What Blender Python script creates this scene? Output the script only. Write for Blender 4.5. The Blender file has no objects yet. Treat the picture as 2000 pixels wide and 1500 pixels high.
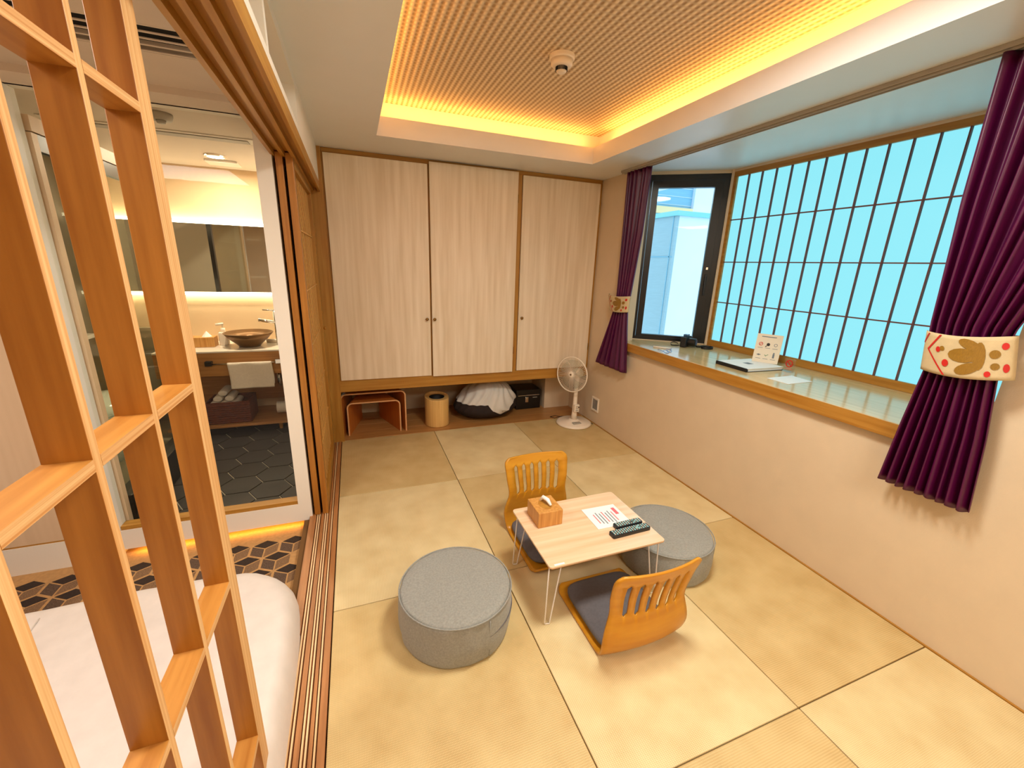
import bpy, bmesh, math, random
from mathutils import Vector, Matrix, noise
random.seed(7)
C = bpy.context.scene.collection
SC = bpy.context.scene
PI = math.pi

def lin(c):
    return tuple(((v/255)/12.92 if v/255 <= .04045 else ((v/255+.055)/1.055)**2.4) for v in c)

# ------------------------------------------------------------------ camera, world, lamps, exposure
cam = bpy.data.cameras.new('camera'); cam_o = bpy.data.objects.new('camera', cam); C.objects.link(cam_o)
cam.sensor_width = 36; cam.lens = 36*806.02/2000; cam.clip_start = .02
_yaw, _pitch, _roll = .3664, -.2791, .0342
f = Vector((math.sin(_yaw)*math.cos(_pitch), math.cos(_yaw)*math.cos(_pitch), math.sin(_pitch)))
r0 = Vector((math.cos(_yaw), -math.sin(_yaw), 0)); u0 = r0.cross(f)
r_ = math.cos(_roll)*r0 + math.sin(_roll)*u0; u_ = -math.sin(_roll)*r0 + math.cos(_roll)*u0
cam_o.matrix_world = Matrix(((r_.x, u_.x, -f.x, .1949), (r_.y, u_.y, -f.y, -1.755), (r_.z, u_.z, -f.z, 1.5986), (0, 0, 0, 1)))
SC.camera = cam_o
SC.view_settings.view_transform = 'Standard'; SC.view_settings.look = 'None'
SC.view_settings.gamma = 1; SC.view_settings.use_curve_mapping = False
SC.view_settings.exposure = 0.33
SC.cycles.max_bounces = 8; SC.cycles.diffuse_bounces = 5; SC.cycles.glossy_bounces = 4
SC.cycles.transparent_max_bounces = 12; SC.cycles.caustics_reflective = False; SC.cycles.caustics_refractive = False
SC.cycles.sample_clamp_indirect = 4

w = bpy.data.worlds.new('sky'); SC.world = w; w.use_nodes = True
wn = w.node_tree.nodes; bg = wn['Background']
bg.inputs[0].default_value = (.62, .86, 1, 1); bg.inputs[1].default_value = 1.7

def area(name, loc, sx, sy, col, power, rot=(0, 0, 0), spread=None):
    l = bpy.data.lights.new(name, 'AREA'); l.shape = 'RECTANGLE'; l.size = sx; l.size_y = sy
    l.color = col; l.energy = power
    if spread: l.spread = spread
    o = bpy.data.objects.new(name, l); C.objects.link(o); o.location = loc; o.rotation_euler = rot
    return o
WARM = (1, .45, .10)
UP = (PI, 0, 0)
# led tape lying in the cove, shining up
COVE = 3.9
area('cove_led', (1.255, 1.585, 2.546), 1.66, .03, WARM, COVE*.9, UP)
area('cove_led', (1.255, -1.985, 2.546), 1.66, .03, WARM, COVE*.9, UP)
area('cove_led', (.35, -.2, 2.546), .03, 3.3, WARM, COVE*2, UP)
area('cove_led', (2.16, -.2, 2.546), .03, 3.3, WARM, COVE*2, UP)
# unseen fill lamps added to brighten mat room and bedroom, then the washroom lamp
area('added_panel_fill', (1.1, -2.55, 2.37), 1.0, .5, (1, .97, .86), 30)
rl = area('added_round_fill', (1.25, -.60, 2.585), .46, .46, (1, .98, .86), 34); rl.data.shape = 'DISK'
area('added_bedroom_fill', (-1.0, -.9, 2.235), .7, .7, (1, .9, .82), 25)
area('washroom_lamp', (-.74, 2.40, 2.335), .12, .12, (1, .84, .62), 30)
area('toe_kick_led', (-.62, .885, -.024), .92, .03, (1, .50, .07), .8)
PAPER_EMIT = 1.0

# ------------------------------------------------------------------ materials
def new_mat(name):
    m = bpy.data.materials.new(name); m.use_nodes = True
    return m, m.node_tree.nodes, m.node_tree.links, m.node_tree.nodes['Principled BSDF']

def mat(name, col, rough=.6, metal=0, var=0., scale=(1, 1, 1), ns=4., bump=0., spec=.5, col2=None, sheen=0, detail=4, bs=None):
    """procedural material: colour broken up by stretched noise, with fine relief"""
    m, n, l, p = new_mat(name)
    c = lin(col)
    p.inputs['Roughness'].default_value = rough; p.inputs['Metallic'].default_value = metal
    p.inputs['Specular IOR Level'].default_value = spec
    if sheen: p.inputs['Sheen Weight'].default_value = sheen
    tc = n.new('ShaderNodeTexCoord'); mp = n.new('ShaderNodeMapping'); mp.inputs['Scale'].default_value = scale
    l.new(tc.outputs['Object'], mp.inputs['Vector'])
    oi = n.new('ShaderNodeObjectInfo'); sc = n.new('ShaderNodeVectorMath'); sc.operation = 'SCALE'
    cb = n.new('ShaderNodeCombineXYZ')
    for i in range(3): l.new(oi.outputs['Random'], cb.inputs[i])
    l.new(cb.outputs[0], sc.inputs[0]); sc.inputs['Scale'].default_value = 9
    ad = n.new('ShaderNodeVectorMath'); l.new(mp.outputs[0], ad.inputs[0]); l.new(sc.outputs[0], ad.inputs[1])
    nz = n.new('ShaderNodeTexNoise'); nz.inputs['Scale'].default_value = ns; nz.inputs['Detail'].default_value = detail
    l.new(ad.outputs[0], nz.inputs['Vector'])
    rp = n.new('ShaderNodeValToRGB'); rp.color_ramp.elements[0].position = .3; rp.color_ramp.elements[1].position = .7
    a = lin(col2) if col2 else tuple(max(0, v*(1-var)) for v in c)
    rp.color_ramp.elements[0].color = (*a, 1); rp.color_ramp.elements[1].color = (*c, 1)
    l.new(nz.outputs['Fac'], rp.inputs[0]); l.new(rp.outputs[0], p.inputs['Base Color'])
    if bump:
        b = n.new('ShaderNodeBump'); b.inputs['Strength'].default_value = bump; b.inputs['Distance'].default_value = .002
        if bs:
            n2 = n.new('ShaderNodeTexNoise'); n2.inputs['Scale'].default_value = bs; n2.inputs['Detail'].default_value = 2
            l.new(tc.outputs['Object'], n2.inputs['Vector']); l.new(n2.outputs['Fac'], b.inputs['Height'])
        else: l.new(nz.outputs['Fac'], b.inputs['Height'])
        l.new(b.outputs[0], p.inputs['Normal'])
    return m

def wood(name, c, c2, axis='z', rough=.45, k=1.):
    s = {'x': (1.2, 22, 22), 'y': (22, 1.2, 22), 'z': (22, 22, 1.2)}[axis]
    return mat(name, c, rough, scale=tuple(v*k for v in s), ns=2.2, col2=c2, bump=.15, detail=6)

def emit(name, col, strength):
    m, n, l, p = new_mat(name)
    p.inputs['Base Color'].default_value = (.03, .04, .04, 1); p.inputs['Roughness'].default_value = .8
    p.inputs['Emission Color'].default_value = (*lin(col), 1); p.inputs['Emission Strength'].default_value = strength
    return m

def glass(name, tint=(1, 1, 1), rough=0., ior=1.45):
    m, n, l, p = new_mat(name)
    n.remove(p)
    g = n.new('ShaderNodeBsdfGlossy'); g.inputs['Roughness'].default_value = rough
    t = n.new('ShaderNodeBsdfTransparent'); t.inputs[0].default_value = (*tint, 1)
    lw = n.new('ShaderNodeLayerWeight'); lw.inputs[0].default_value = .5
    pw_ = n.new('ShaderNodeMath'); pw_.operation = 'POWER'; l.new(lw.outputs['Facing'], pw_.inputs[0]); pw_.inputs[1].default_value = 5
    f0 = ((ior-1)/(ior+1))**2
    fr = n.new('ShaderNodeMath'); fr.operation = 'MULTIPLY_ADD'; l.new(pw_.outputs[0], fr.inputs[0]); fr.inputs[1].default_value = min(1, (ior-1)*1.6)*(1-f0); fr.inputs[2].default_value = f0
    mx = n.new('ShaderNodeMixShader'); l.new(fr.outputs[0], mx.inputs[0]); l.new(t.outputs[0], mx.inputs[1]); l.new(g.outputs[0], mx.inputs[2])
    l.new(mx.outputs[0], n['Material Output'].inputs[0])
    return m

M = {}
M['wall'] = mat('warm_white_wallpaper', (216, 196, 168), .7, var=.05, ns=6, bump=.25, bs=260)
M['white'] = mat('white_paint', (236, 228, 216), .7, var=.04, ns=3, bump=.1, bs=200)
M['ceil'] = mat('white_ceiling_paper', (230, 232, 234), .38, var=.03, ns=5, bump=.15, bs=220)
M['bceil'] = mat('bedroom_ceiling_paper', (220, 206, 190), .9, var=.05, ns=5, bump=.2, bs=240)
HON, HON2 = (184, 134, 56), (160, 106, 32)
M['wood_x'] = wood('honey_wood_x', HON, HON2, 'x'); M['wood_y'] = wood('honey_wood_y', HON, HON2, 'y'); M['wood_z'] = wood('honey_wood_z', HON, HON2, 'z')
M['slat_z'] = wood('slat_wood_z', (176, 116, 44), (146, 88, 24), 'z', .4); M['slat_y'] = wood('slat_wood_y', (192, 134, 62), (164, 104, 38), 'y', .4)
M['slat_edge_z'] = mat('pale_ply_edge_z', (232, 192, 138), .45, col2=(206, 150, 92), scale=(1, 55, .4), ns=4, detail=2)
M['slat_edge_y'] = mat('pale_ply_edge_y', (232, 192, 138), .45, col2=(196, 136, 78), scale=(1, .3, 60), ns=4, detail=2)
M['shoji'] = wood('lattice_wood', (222, 172, 98), (200, 148, 74), 'z')
M['track'] = wood('track_wood', (186, 128, 78), (150, 96, 52), 'y'); M['track_pale'] = wood('track_strip', (238, 205, 160), (225, 186, 138), 'y')
M['track_dark'] = wood('track_groove', (150, 92, 48), (120, 70, 34), 'y')
M['door'] = wood('ash_laminate', (236, 220, 198), (218, 198, 170), 'z', .5, .55)
M['panel'] = wood('pink_ash_panel', (222, 196, 166), (208, 180, 148), 'z', .5, .3)
M['sill'] = wood('sill_wood', (216, 186, 136), (198, 170, 120), 'y', .16)
M['board'] = wood('floor_board', (190, 138, 80), (166, 112, 58), 'x', .35)
M['ply'] = wood('bent_plywood', (208, 148, 40), (192, 126, 22), 'x', .3, .5)
M['ply_red'] = wood('nested_plywood', (204, 122, 50), (184, 100, 36), 'z', .35); M['ply_edge'] = mat('ply_edge', (226, 170, 120), .5, var=.1, scale=(1, 1, 30), ns=8)
M['bin'] = wood('bin_veneer', (228, 186, 118), (212, 166, 96), 'z', .4)
M['table'] = wood('table_veneer', (234, 204, 172), (218, 180, 142), 'x', .2, .6)
M['box'] = wood('tissue_box_wood', (212, 158, 86), (180, 120, 52), 'z', .4, 2)
M['black'] = mat('black_metal', (16, 14, 14), .35, var=.2); M['rubber'] = mat('black_rubber', (22, 20, 20), .6, var=.2)
M['darkplastic'] = mat('dark_plastic', (26, 30, 34), .35, var=.2)
M['wire'] = mat('white_wire', (232, 224, 214), .35, var=.03, metal=0)
M['chrome'] = mat('chrome', (220, 218, 214), .12, 1, var=.05); M['brass'] = mat('dull_brass', (150, 112, 60), .35, 1, var=.1)
M['plastic'] = mat('cream_white_plastic', (240, 226, 208), .4, var=.03)
M['grey_fabric'] = mat('grey_weave', (152, 152, 146), .95, var=.22, ns=130, detail=2, bump=.5, bs=420, sheen=.2)
M['cushion'] = mat('charcoal_fabric', (100, 97, 102), .85, var=.15, ns=90, bump=.3, bs=300)
M['purple'] = mat('purple_satin', (84, 0, 62), .42, var=.3, scale=(30, 30, 1), ns=5)
M['band'] = mat('cream_brocade', (204, 184, 144), .7, var=.12, ns=30, bump=.3, bs=300)
M['gold'] = mat('gold_thread', (150, 110, 30), .5, var=.25, scale=(1, 40, 10), ns=10); M['red'] = mat('red_print', (196, 30, 22), .6, var=.1)
M['pink'] = mat('pink_print', (232, 110, 120), .6); M['ink'] = mat('grey_print', (110, 120, 130), .6); M['green'] = mat('green_print', (110, 150, 110), .6)
M['paper'] = mat('white_paper', (240, 240, 238), .6, var=.02); M['cream'] = mat('cream_card', (226, 216, 196), .6, var=.04)
M['sheet'] = mat('white_duvet', (226, 216, 210), .85, var=.08, scale=(1, 1, 1), ns=14, bump=.6, bs=30, sheen=.2)
M['towel'] = mat('white_towel', (232, 218, 200), .95, var=.08, ns=60, bump=.8, bs=240)
M['bag'] = mat('grey_white_cotton', (214, 210, 204), .9, var=.08, ns=8, bump=.4, bs=60); M['bag_dark'] = mat('brown_black_cotton', (40, 26, 24), .85, var=.2, ns=30)
M['basket'] = mat('brown_wicker', (130, 58, 26), .7, col2=(74, 28, 10), scale=(1, 1, 3), ns=45, bump=1)
M['bowl'] = mat('bronze_glaze', (128, 92, 54), .3, metal=.5, var=.3, ns=9)
M['stone'] = mat('white_stone', (236, 226, 212), .15, var=.04, ns=5)
M['vanity'] = wood('vanity_oak', (190, 134, 72), (160, 104, 50), 'x')
M['grout'] = mat('pale_grout', (196, 182, 158), .9, var=.1); M['hex'] = mat('black_slate_tile', (38, 31, 27), .55, var=.35, ns=7, bump=.3, bs=40)
M['porcelain'] = mat('porcelain', (226, 232, 224), .12, var=.02); M['greytile'] = mat('olive_grey_stone', (150, 138, 112), .4, var=.25, ns=3, bump=.1)
M['curb'] = mat('black_curb', (14, 13, 12), .3, var=.2)
M['bathwall'] = mat('sand_wallpaper', (220, 190, 150), .7, var=.05, ns=4, bump=.1, bs=150)
M['mirror'] = mat('mirror_silver', (215, 212, 205), .02, 1, var=.01)
M['led'] = emit('led_white', (255, 240, 205), 13); M['led_warm'] = emit('lamp_glow', (255, 232, 180), 3)
M['glass'] = glass('clear_glass', (.98, .99, .97), ior=1.22); M['smoked'] = glass('shower_glass', (.90, .91, .86), ior=1.3); M['win_glass'] = glass('window_glass', (.95, 1, 1), ior=1.2)
M['acrylic'] = glass('clear_acrylic', (.96, .95, .95))
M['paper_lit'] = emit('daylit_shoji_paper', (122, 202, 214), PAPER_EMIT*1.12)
M['shoji_paper'] = mat('tinted_door_paper', (156, 108, 52), .9, var=.05)  # brown tint of the paper backing itself
M['car_base'] = mat('carpet_beige', (196, 150, 96), .98, var=.2, ns=60, bump=.8, bs=300)
M['car_dark'] = mat('carpet_dark_brown', (58, 42, 34), .98, col2=(38, 26, 20), scale=(1, 3, 1), ns=120, bump=.8, bs=300)
M['car_mid'] = mat('carpet_taupe', (112, 88, 70), .98, col2=(60, 44, 36), scale=(3, 1, 1), ns=110, bump=.8, bs=300)
M['car_lite'] = mat('carpet_sand', (150, 116, 82), .98, col2=(96, 70, 50), scale=(2, 2, 1), ns=110, bump=.8, bs=300)
M['vent'] = mat('vent_grey', (168, 160, 148), .6); M['slot'] = mat('slot_black', (8, 7, 8), .9)
M['clad_grey'] = mat('blue_grey_cladding', (150, 176, 190), .7, var=.08, scale=(1, 1, 12), ns=6); M['clad_white'] = mat('pale_render', (214, 222, 238), .8, var=.03)
M['cap'] = mat('teal_cap_flashing', (120, 190, 200), .4); M['siding'] = mat('blue_siding', (120, 170, 196), .6, var=.1, scale=(1, 1, 10), ns=5); M['ochre'] = mat('ochre_band', (220, 196, 150), .7)
M['blue'] = mat('blue_frame_plastic', (40, 96, 190), .3); M['strap'] = mat('black_strap', (24, 18, 16), .5, var=.2); M['lens'] = mat('lens_blue', (60, 110, 150), .1, var=.3)
M['keys'] = mat('pale_keys', (150, 200, 204), .5); M['grey_wall'] = mat('grey_wall', (200, 190, 178), .8, var=.04)

def tatami(name, rot, c1, c2):
    m, n, l, p = new_mat(name)
    tc = n.new('ShaderNodeTexCoord'); mp = n.new('ShaderNodeMapping'); mp.inputs['Rotation'].default_value = (0, 0, rot)
    l.new(tc.outputs['Object'], mp.inputs[0])
    w1 = n.new('ShaderNodeTexWave'); w1.bands_direction = 'X'; w1.inputs['Scale'].default_value = 42; w1.inputs['Distortion'].default_value = .6
    w2 = n.new('ShaderNodeTexWave'); w2.bands_direction = 'Y'; w2.inputs['Scale'].default_value = 62; w2.inputs['Distortion'].default_value = .8
    l.new(mp.outputs[0], w1.inputs[0]); l.new(mp.outputs[0], w2.inputs[0])
    mu = n.new('ShaderNodeMath'); mu.operation = 'MULTIPLY'; l.new(w1.outputs['Fac'], mu.inputs[0]); l.new(w2.outputs['Fac'], mu.inputs[1])
    nz = n.new('ShaderNodeTexNoise'); nz.inputs['Scale'].default_value = 7; l.new(mp.outputs[0], nz.inputs[0])
    ad = n.new('ShaderNodeMath'); ad.operation = 'MULTIPLY_ADD'; l.new(mu.outputs[0], ad.inputs[0]); ad.inputs[1].default_value = .7; l.new(nz.outputs['Fac'], ad.inputs[2])
    rp = n.new('ShaderNodeValToRGB'); rp.color_ramp.elements[0].position = .3; rp.color_ramp.elements[1].position = 1.0
    rp.color_ramp.elements[0].color = (*lin(c2), 1); rp.color_ramp.elements[1].color = (*lin(c1), 1)
    l.new(ad.outputs[0], rp.inputs[0]); l.new(rp.outputs[0], p.inputs['Base Color'])
    b = n.new('ShaderNodeBump'); b.inputs['Strength'].default_value = .5; b.inputs['Distance'].default_value = .0012
    l.new(mu.outputs[0], b.inputs['Height']); l.new(b.outputs[0], p.inputs['Normal'])
    p.inputs['Roughness'].default_value = .42; p.inputs['Specular IOR Level'].default_value = .5
    return m
M['tat_a'] = tatami('tatami_along', 0, (228, 210, 164), (202, 176, 126)); M['tat_b'] = tatami('tatami_across', PI/2, (214, 190, 138), (188, 158, 104))
M['tat_joint'] = mat('tatami_joint', (110, 76, 36), .9)

def weave():
    """ceiling wicker: rows along y, each row a chain of lozenges offset from the next"""
    m, n, l, p = new_mat('woven_wicker')
    tc = n.new('ShaderNodeTexCoord'); sp = n.new('ShaderNodeSeparateXYZ'); l.new(tc.outputs['Object'], sp.inputs[0])
    def mth(op, a, b=None, c=None):
        q = n.new('ShaderNodeMath'); q.operation = op
        for i, v in enumerate((a, b, c)):
            if v is None: continue
            if isinstance(v, (int, float)): q.inputs[i].default_value = v
            else: l.new(v, q.inputs[i])
        return q.outputs[0]
    P = .034
    sx = mth('SINE', mth('MULTIPLY', sp.outputs[0], 2*PI/P)); sy = mth('SINE', mth('MULTIPLY', sp.outputs[1], 2*PI/P))
    h = mth('ADD', mth('MULTIPLY', mth('ADD', sx, mth('MULTIPLY', mth('MULTIPLY', sx, sy), .55)), .31), .5)
    rp = n.new('ShaderNodeValToRGB'); rp.color_ramp.elements[0].position = .2; rp.color_ramp.elements[1].position = .8
    rp.color_ramp.elements[0].color = (*lin((172, 138, 98)), 1); rp.color_ramp.elements[1].color = (*lin((238, 216, 182)), 1)
    l.new(h, rp.inputs[0]); l.new(rp.outputs[0], p.inputs['Base Color'])
    b = n.new('ShaderNodeBump'); b.inputs['Strength'].default_value = .8; b.inputs['Distance'].default_value = .006
    l.new(h, b.inputs['Height']); l.new(b.outputs[0], p.inputs['Normal']); p.inputs['Roughness'].default_value = .6
    return m
M['weave'] = weave()

# ------------------------------------------------------------------ mesh helpers
class B:
    def __init__(s): s.bm = bmesh.new(); s.k = 0
    def face(s, pts, mi=0):
        vs = [s.bm.verts.new(p) for p in pts]
        fc = s.bm.faces.new(vs); fc.material_index = mi; return fc
    def box(s, x0, x1, y0, y1, z0, z1, mi=0):
        v = [s.bm.verts.new((x, y, z)) for x in (x0, x1) for y in (y0, y1) for z in (z0, z1)]
        for q in ((0, 1, 3, 2), (4, 6, 7, 5), (0, 4, 5, 1), (2, 3, 7, 6), (0, 2, 6, 4), (1, 5, 7, 3)):
            s.bm.faces.new([v[i] for i in q]).material_index = mi
        return s
    def obox(s, c, ax, ay, az, mi=0):
        """box from centre and three half-axis vectors"""
        c, ax, ay, az = map(Vector, (c, ax, ay, az))
        v = [s.bm.verts.new(c+i*ax+j*ay+k*az) for i in (-1, 1) for j in (-1, 1) for k in (-1, 1)]
        for q in ((0, 1, 3, 2), (4, 6, 7, 5), (0, 4, 5, 1), (2, 3, 7, 6), (0, 2, 6, 4), (1, 5, 7, 3)):
            s.bm.faces.new([v[i] for i in q]).material_index = mi
        return s
    def prism(s, poly, z0, z1, mi=0):
        a = [s.bm.verts.new((x, y, z0)) for x, y in poly]; b = [s.bm.verts.new((x, y, z1)) for x, y in poly]
        n = len(poly)
        s.bm.faces.new(a[::-1]).material_index = mi; s.bm.faces.new(b).material_index = mi
        for i in range(n): s.bm.faces.new((a[i], a[(i+1) % n], b[(i+1) % n], b[i])).material_index = mi
        return s
    def tube(s, pts, r, n=8, close=False, cap=True):
        pts = [Vector(p) for p in pts]; rings = []; N = len(pts)
        up = None
        for i, p in enumerate(pts):
            if close: t = (pts[(i+1) % N]-pts[i-1])
            else: t = pts[min(i+1, N-1)]-pts[max(i-1, 0)]
            t.normalize()
            if up is None:
                up = Vector((0, 0, 1)) if abs(t.z) < .9 else Vector((1, 0, 0))
            a = t.cross(up)
            if a.length < 1e-4: a = t.cross(Vector((0, 1, 0)))
            a.normalize(); bb = a.cross(t).normalized(); up = bb
            rr = r[i] if isinstance(r, (list, tuple)) else r
            rings.append([s.bm.verts.new(p+rr*(math.cos(2*PI*k/n)*a+math.sin(2*PI*k/n)*bb)) for k in range(n)])
        m = N if close else N-1
        for i in range(m):
            A, Bq = rings[i], rings[(i+1) % N]
            for k in range(n): s.bm.faces.new((A[k], A[(k+1) % n], Bq[(k+1) % n], Bq[k]))
        if cap and not close:
            s.bm.faces.new(rings[0][::-1]); s.bm.faces.new(rings[-1])
        return s
    def lathe(s, prof, c=(0, 0, 0), n=40, M4=None):
        c = Vector(c); rings = []
        for r, z in prof:
            if r < 1e-6: rings.append([s.bm.verts.new(Vector((0, 0, z)))])
            else: rings.append([s.bm.verts.new(Vector((r*math.cos(2*PI*k/n), r*math.sin(2*PI*k/n), z))) for k in range(n)])
        for A, D in zip(rings, rings[1:]):
            for k in range(n):
                j = (k+1) % n
                if len(A) == 1 and len(D) == 1: continue
                if len(A) == 1: s.bm.faces.new((A[0], D[k], D[j]))
                elif len(D) == 1: s.bm.faces.new((A[k], A[j], D[0]))
                else: s.bm.faces.new((A[k], A[j], D[j], D[k]))
        for ring in rings:
            for v in ring: v.co = (M4 @ v.co if M4 else v.co) + c
        return s
    def grid(s, fn, nu, nv, closeu=False):
        vs = [[s.bm.verts.new(fn(i/nu, j/nv)) for j in range(nv+1)] for i in range(nu+(0 if closeu else 1))]
        for i in range(nu):
            a, b = vs[i], vs[(i+1) % len(vs)]
            for j in range(nv): s.bm.faces.new((a[j], b[j], b[j+1], a[j+1]))
        return s

OFF = {}
def obj(name, b, m, parent=None, bevel=0, smooth=False, solid=0, at=None, seg=2, subs=0, kind=None):
    me = bpy.data.meshes.new(name); bm = b.bm
    bmesh.ops.recalc_face_normals(bm, faces=bm.faces)
    if parent is not None: off = OFF[parent.name]
    elif at is not None: off = Vector(at)
    else:
        xs = [v.co for v in bm.verts]
        off = Vector(((min(v.x for v in xs)+max(v.x for v in xs))/2, (min(v.y for v in xs)+max(v.y for v in xs))/2, min(v.z for v in xs)))
    bmesh.ops.translate(bm, vec=-off, verts=bm.verts)
    for fc in bm.faces: fc.smooth = smooth
    bm.to_mesh(me); bm.free()
    for q in (m if isinstance(m, list) else [m]): me.materials.append(M[q])
    o = bpy.data.objects.new(name, me); C.objects.link(o)
    if parent is not None: o.parent = parent
    else: o.location = off
    OFF[o.name] = off
    if solid:
        q = o.modifiers.new('s', 'SOLIDIFY'); q.thickness = solid; q.offset = 0
    if subs:
        q = o.modifiers.new('u', 'SUBSURF'); q.levels = q.render_levels = subs
    if bevel:
        q = o.modifiers.new('b', 'BEVEL'); q.width = bevel; q.segments = seg; q.limit_method = 'ANGLE'; q.angle_limit = .7
        if not smooth:
            for pl in me.polygons: pl.use_smooth = False
    if kind: o['kind'] = kind
    return o
def thing(name, label, cat, loc=(0, 0, 0), group=None):
    o = bpy.data.objects.new(name, None); o.empty_display_size = .1; C.objects.link(o); o.location = loc; OFF[o.name] = Vector(loc)
    o['label'] = label; o['category'] = cat
    if group: o['group'] = group
    return o
def tag(o, label, cat, group=None):
    o['label'] = label; o['category'] = cat
    if group: o['group'] = group
    return o
def struct(name, b, m, label, cat, parent=None, **k):
    o = obj(name, b, m, parent, **k)
    if parent is None: o['kind'] = 'structure'; o['label'] = label; o['category'] = cat
    return o
def bx(*a): return B().box(*a)
def edge_box(x0, x1, y0, y1, z0, z1):
    b = bx(x0, x1, y0, y1, z0, z1); b.bm.faces.ensure_lookup_table()
    for fc in b.bm.faces:
        if all(abs(v.co.x-x1) < 1e-6 for v in fc.verts): fc.material_index = 1
    return b
def inst(src, name, parent, delta):
    """same mesh again as another part, moved by delta"""
    o = src.copy(); o.name = name; C.objects.link(o); o.parent = parent
    o.location = src.location + Vector(delta); OFF[o.name] = OFF[src.name]
    return o

# ================================================================== SETTING: tatami room
FX0, FX1, FY0, YC, YB, YA, YE = 0.0, 2.527, -3.2, -1.05, 0.0, 1.05, 2.055
fl = struct('floor', bx(-.2, 2.60, -3.25, 2.80, -.10, -.022), 'tat_joint', 'tatami mat floor of the seating room', 'floor')
xs = [.003, .850, 1.693, 2.515]; ys = [YE, YA, YB, YC, -2.1, -3.15]
for c in range(3):
    for r in range(5):
        g = .0022
        obj('tatami_mat', bx(xs[c]+g, xs[c+1]-g, ys[r+1]+g, ys[r]-g, -.022, 0), 'tat_a' if (c+r) % 2 else 'tat_b', fl, bevel=.0025)
obj('edge_strip', bx(2.516, 2.527, -3.15, 2.05, -.022, .002), 'wood_y', fl)
for k in range(4):   # boards of the alcove floor under the closet
    y0 = 2.058+.18*k
    obj('floor_board', bx(-.02, 2.52, y0, y0+.1785, -.022, .001), 'board', fl, bevel=.001)

wr = B()
wr.box(2.527, 2.62, -3.2, 2.80, -.1, .905)
wr.box(2.527, 2.62, 1.45, 2.80, .905, 2.55); wr.box(2.527, 2.62, -3.2, -.98, .905, 2.55)
struct('wall_right', wr, 'wall', 'warm white wall under and beside the bay window', 'wall')
struct('wall_back', bx(-.10, 2.53, 2.775, 2.86, -.1, 2.55), 'wall', 'white wall behind the closet alcove', 'wall')
struct('wall_front', bx(-2.6, 2.62, -3.28, -3.2, -.1, 2.7), 'wall', 'wall behind the photographer', 'wall')
struct('trim_1', bx(2.20, 2.525, 2.40, 2.774, .0015, .495), 'wall', 'boxed white wall column in the corner under the closet', 'column')
# ceiling with a cove
ce = B()
CX0, CX1, CY0, CY1 = .41, 2.10, -1.93, 1.54
ce.box(-.02, CX0, -3.2, 2.8, 2.42, 2.54); ce.box(CX1, 3.34, -3.2, 2.8, 2.42, 2.54)
ce.box(CX0, CX1, CY1, 2.8, 2.42, 2.54); ce.box(CX0, CX1, -3.2, CY0, 2.42, 2.54)
cl = struct('ceiling', ce, 'ceil', 'white ceiling border around the lit cove', 'ceiling')
cw = B(); t = .12
cw.box(CX0-t-.03, CX0-t, CY0-t, CY1+t, 2.54, 2.70); cw.box(CX1+t, CX1+t+.03, CY0-t, CY1+t, 2.54, 2.70)
cw.box(CX0-t, CX1+t, CY1+t, CY1+t+.03, 2.54, 2.70); cw.box(CX0-t, CX1+t, CY0-t-.03, CY0-t, 2.54, 2.70)
obj('cove_wall', cw, 'ceil', cl)
obj('woven_panel', bx(CX0-t, CX1+t, CY0-t, CY1+t, 2.66, 2.70), 'weave', cl)

# left wall over the sliding doors, with its transom openings
wl = B()
wl.box(-.15, 0, -3.2, 2.06, 2.165, 2.205); wl.box(-.15, 0, -3.2, 2.06, 2.375, 2.42)
for a, b2 in ((-3.2, -2.1), (-1.0, -.95), (-.115, -.075), (.70, 2.06)): wl.box(-.15, 0, a, b2, 2.205, 2.375)
struct('wall_left', wl, 'white', 'white wall over the sliding doors with open transom slots', 'wall')
tr = B()
tr.box(-.155, .003, -3.2, 2.05, 2.125, 2.165)
for a, b2 in ((-.155, -.138), (-.108, -.090), (-.060, -.042), (-.012, .003)): tr.box(a, b2, -3.2, 2.05, 2.10, 2.125)
struct('trim_2', tr, 'wood_y', 'honey wood grooved head rail of the sliding doors', 'rail')
tk = struct('trim_3', bx(-.165, .0, -3.2, 2.05, -.075, -.012), 'track_dark', 'honey wood threshold with grooved sliding door tracks', 'rail')
for a, b2, m in ((-.165, -.128, 'track'), (-.122, -.116, 'track_pale'), (-.110, -.104, 'track_pale'), (-.098, -.080, 'track'), (-.076, -.070, 'track_pale'), (-.064, -.058, 'track_pale'),
              (-.052, -.040, 'track'), (-.036, -.030, 'track_pale'), (-.025, -.0, 'track')):
    obj('track_strip', bx(a, b2, -3.2, 2.05, -.013, .001), m, tk)
struct('trim_4', bx(-.165, .028, 2.035, 2.055, .0, 2.42), 'wood_z', 'honey wood corner post beside the closet', 'post')

# bay window
struct('wall_bay', B().box(3.27, 3.34, -1.2, 1.30, -.1, .95).box(3.30, 3.34, -1.2, 1.30, .95, 2.42)
       .prism([(2.62, -.98), (3.34, -.98), (3.34, -1.06), (2.62, -1.06)], -.1, 2.42).prism([(2.62, 1.66), (2.62, 1.56), (2.70, 1.585), (2.72, 1.66)], .9, 2.42),
       'wall', 'outer wall of the bay window', 'wall')
si = B(); si.prism([(2.497, -.86), (2.497, 1.42), (2.527, 1.449), (2.62, 1.66), (3.29, 1.24), (3.29, -.97), (2.527, -.97)], .905, .957)
struct('trim_5', si, 'sill', 'deep pale wooden sill of the bay window', 'sill', bevel=.003)
obj('sill_edge', bx(2.490, 2.497, -.86, 1.42, .885, .956), 'wood_y', bpy.data.objects['trim_5'], bevel=.002)
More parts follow.
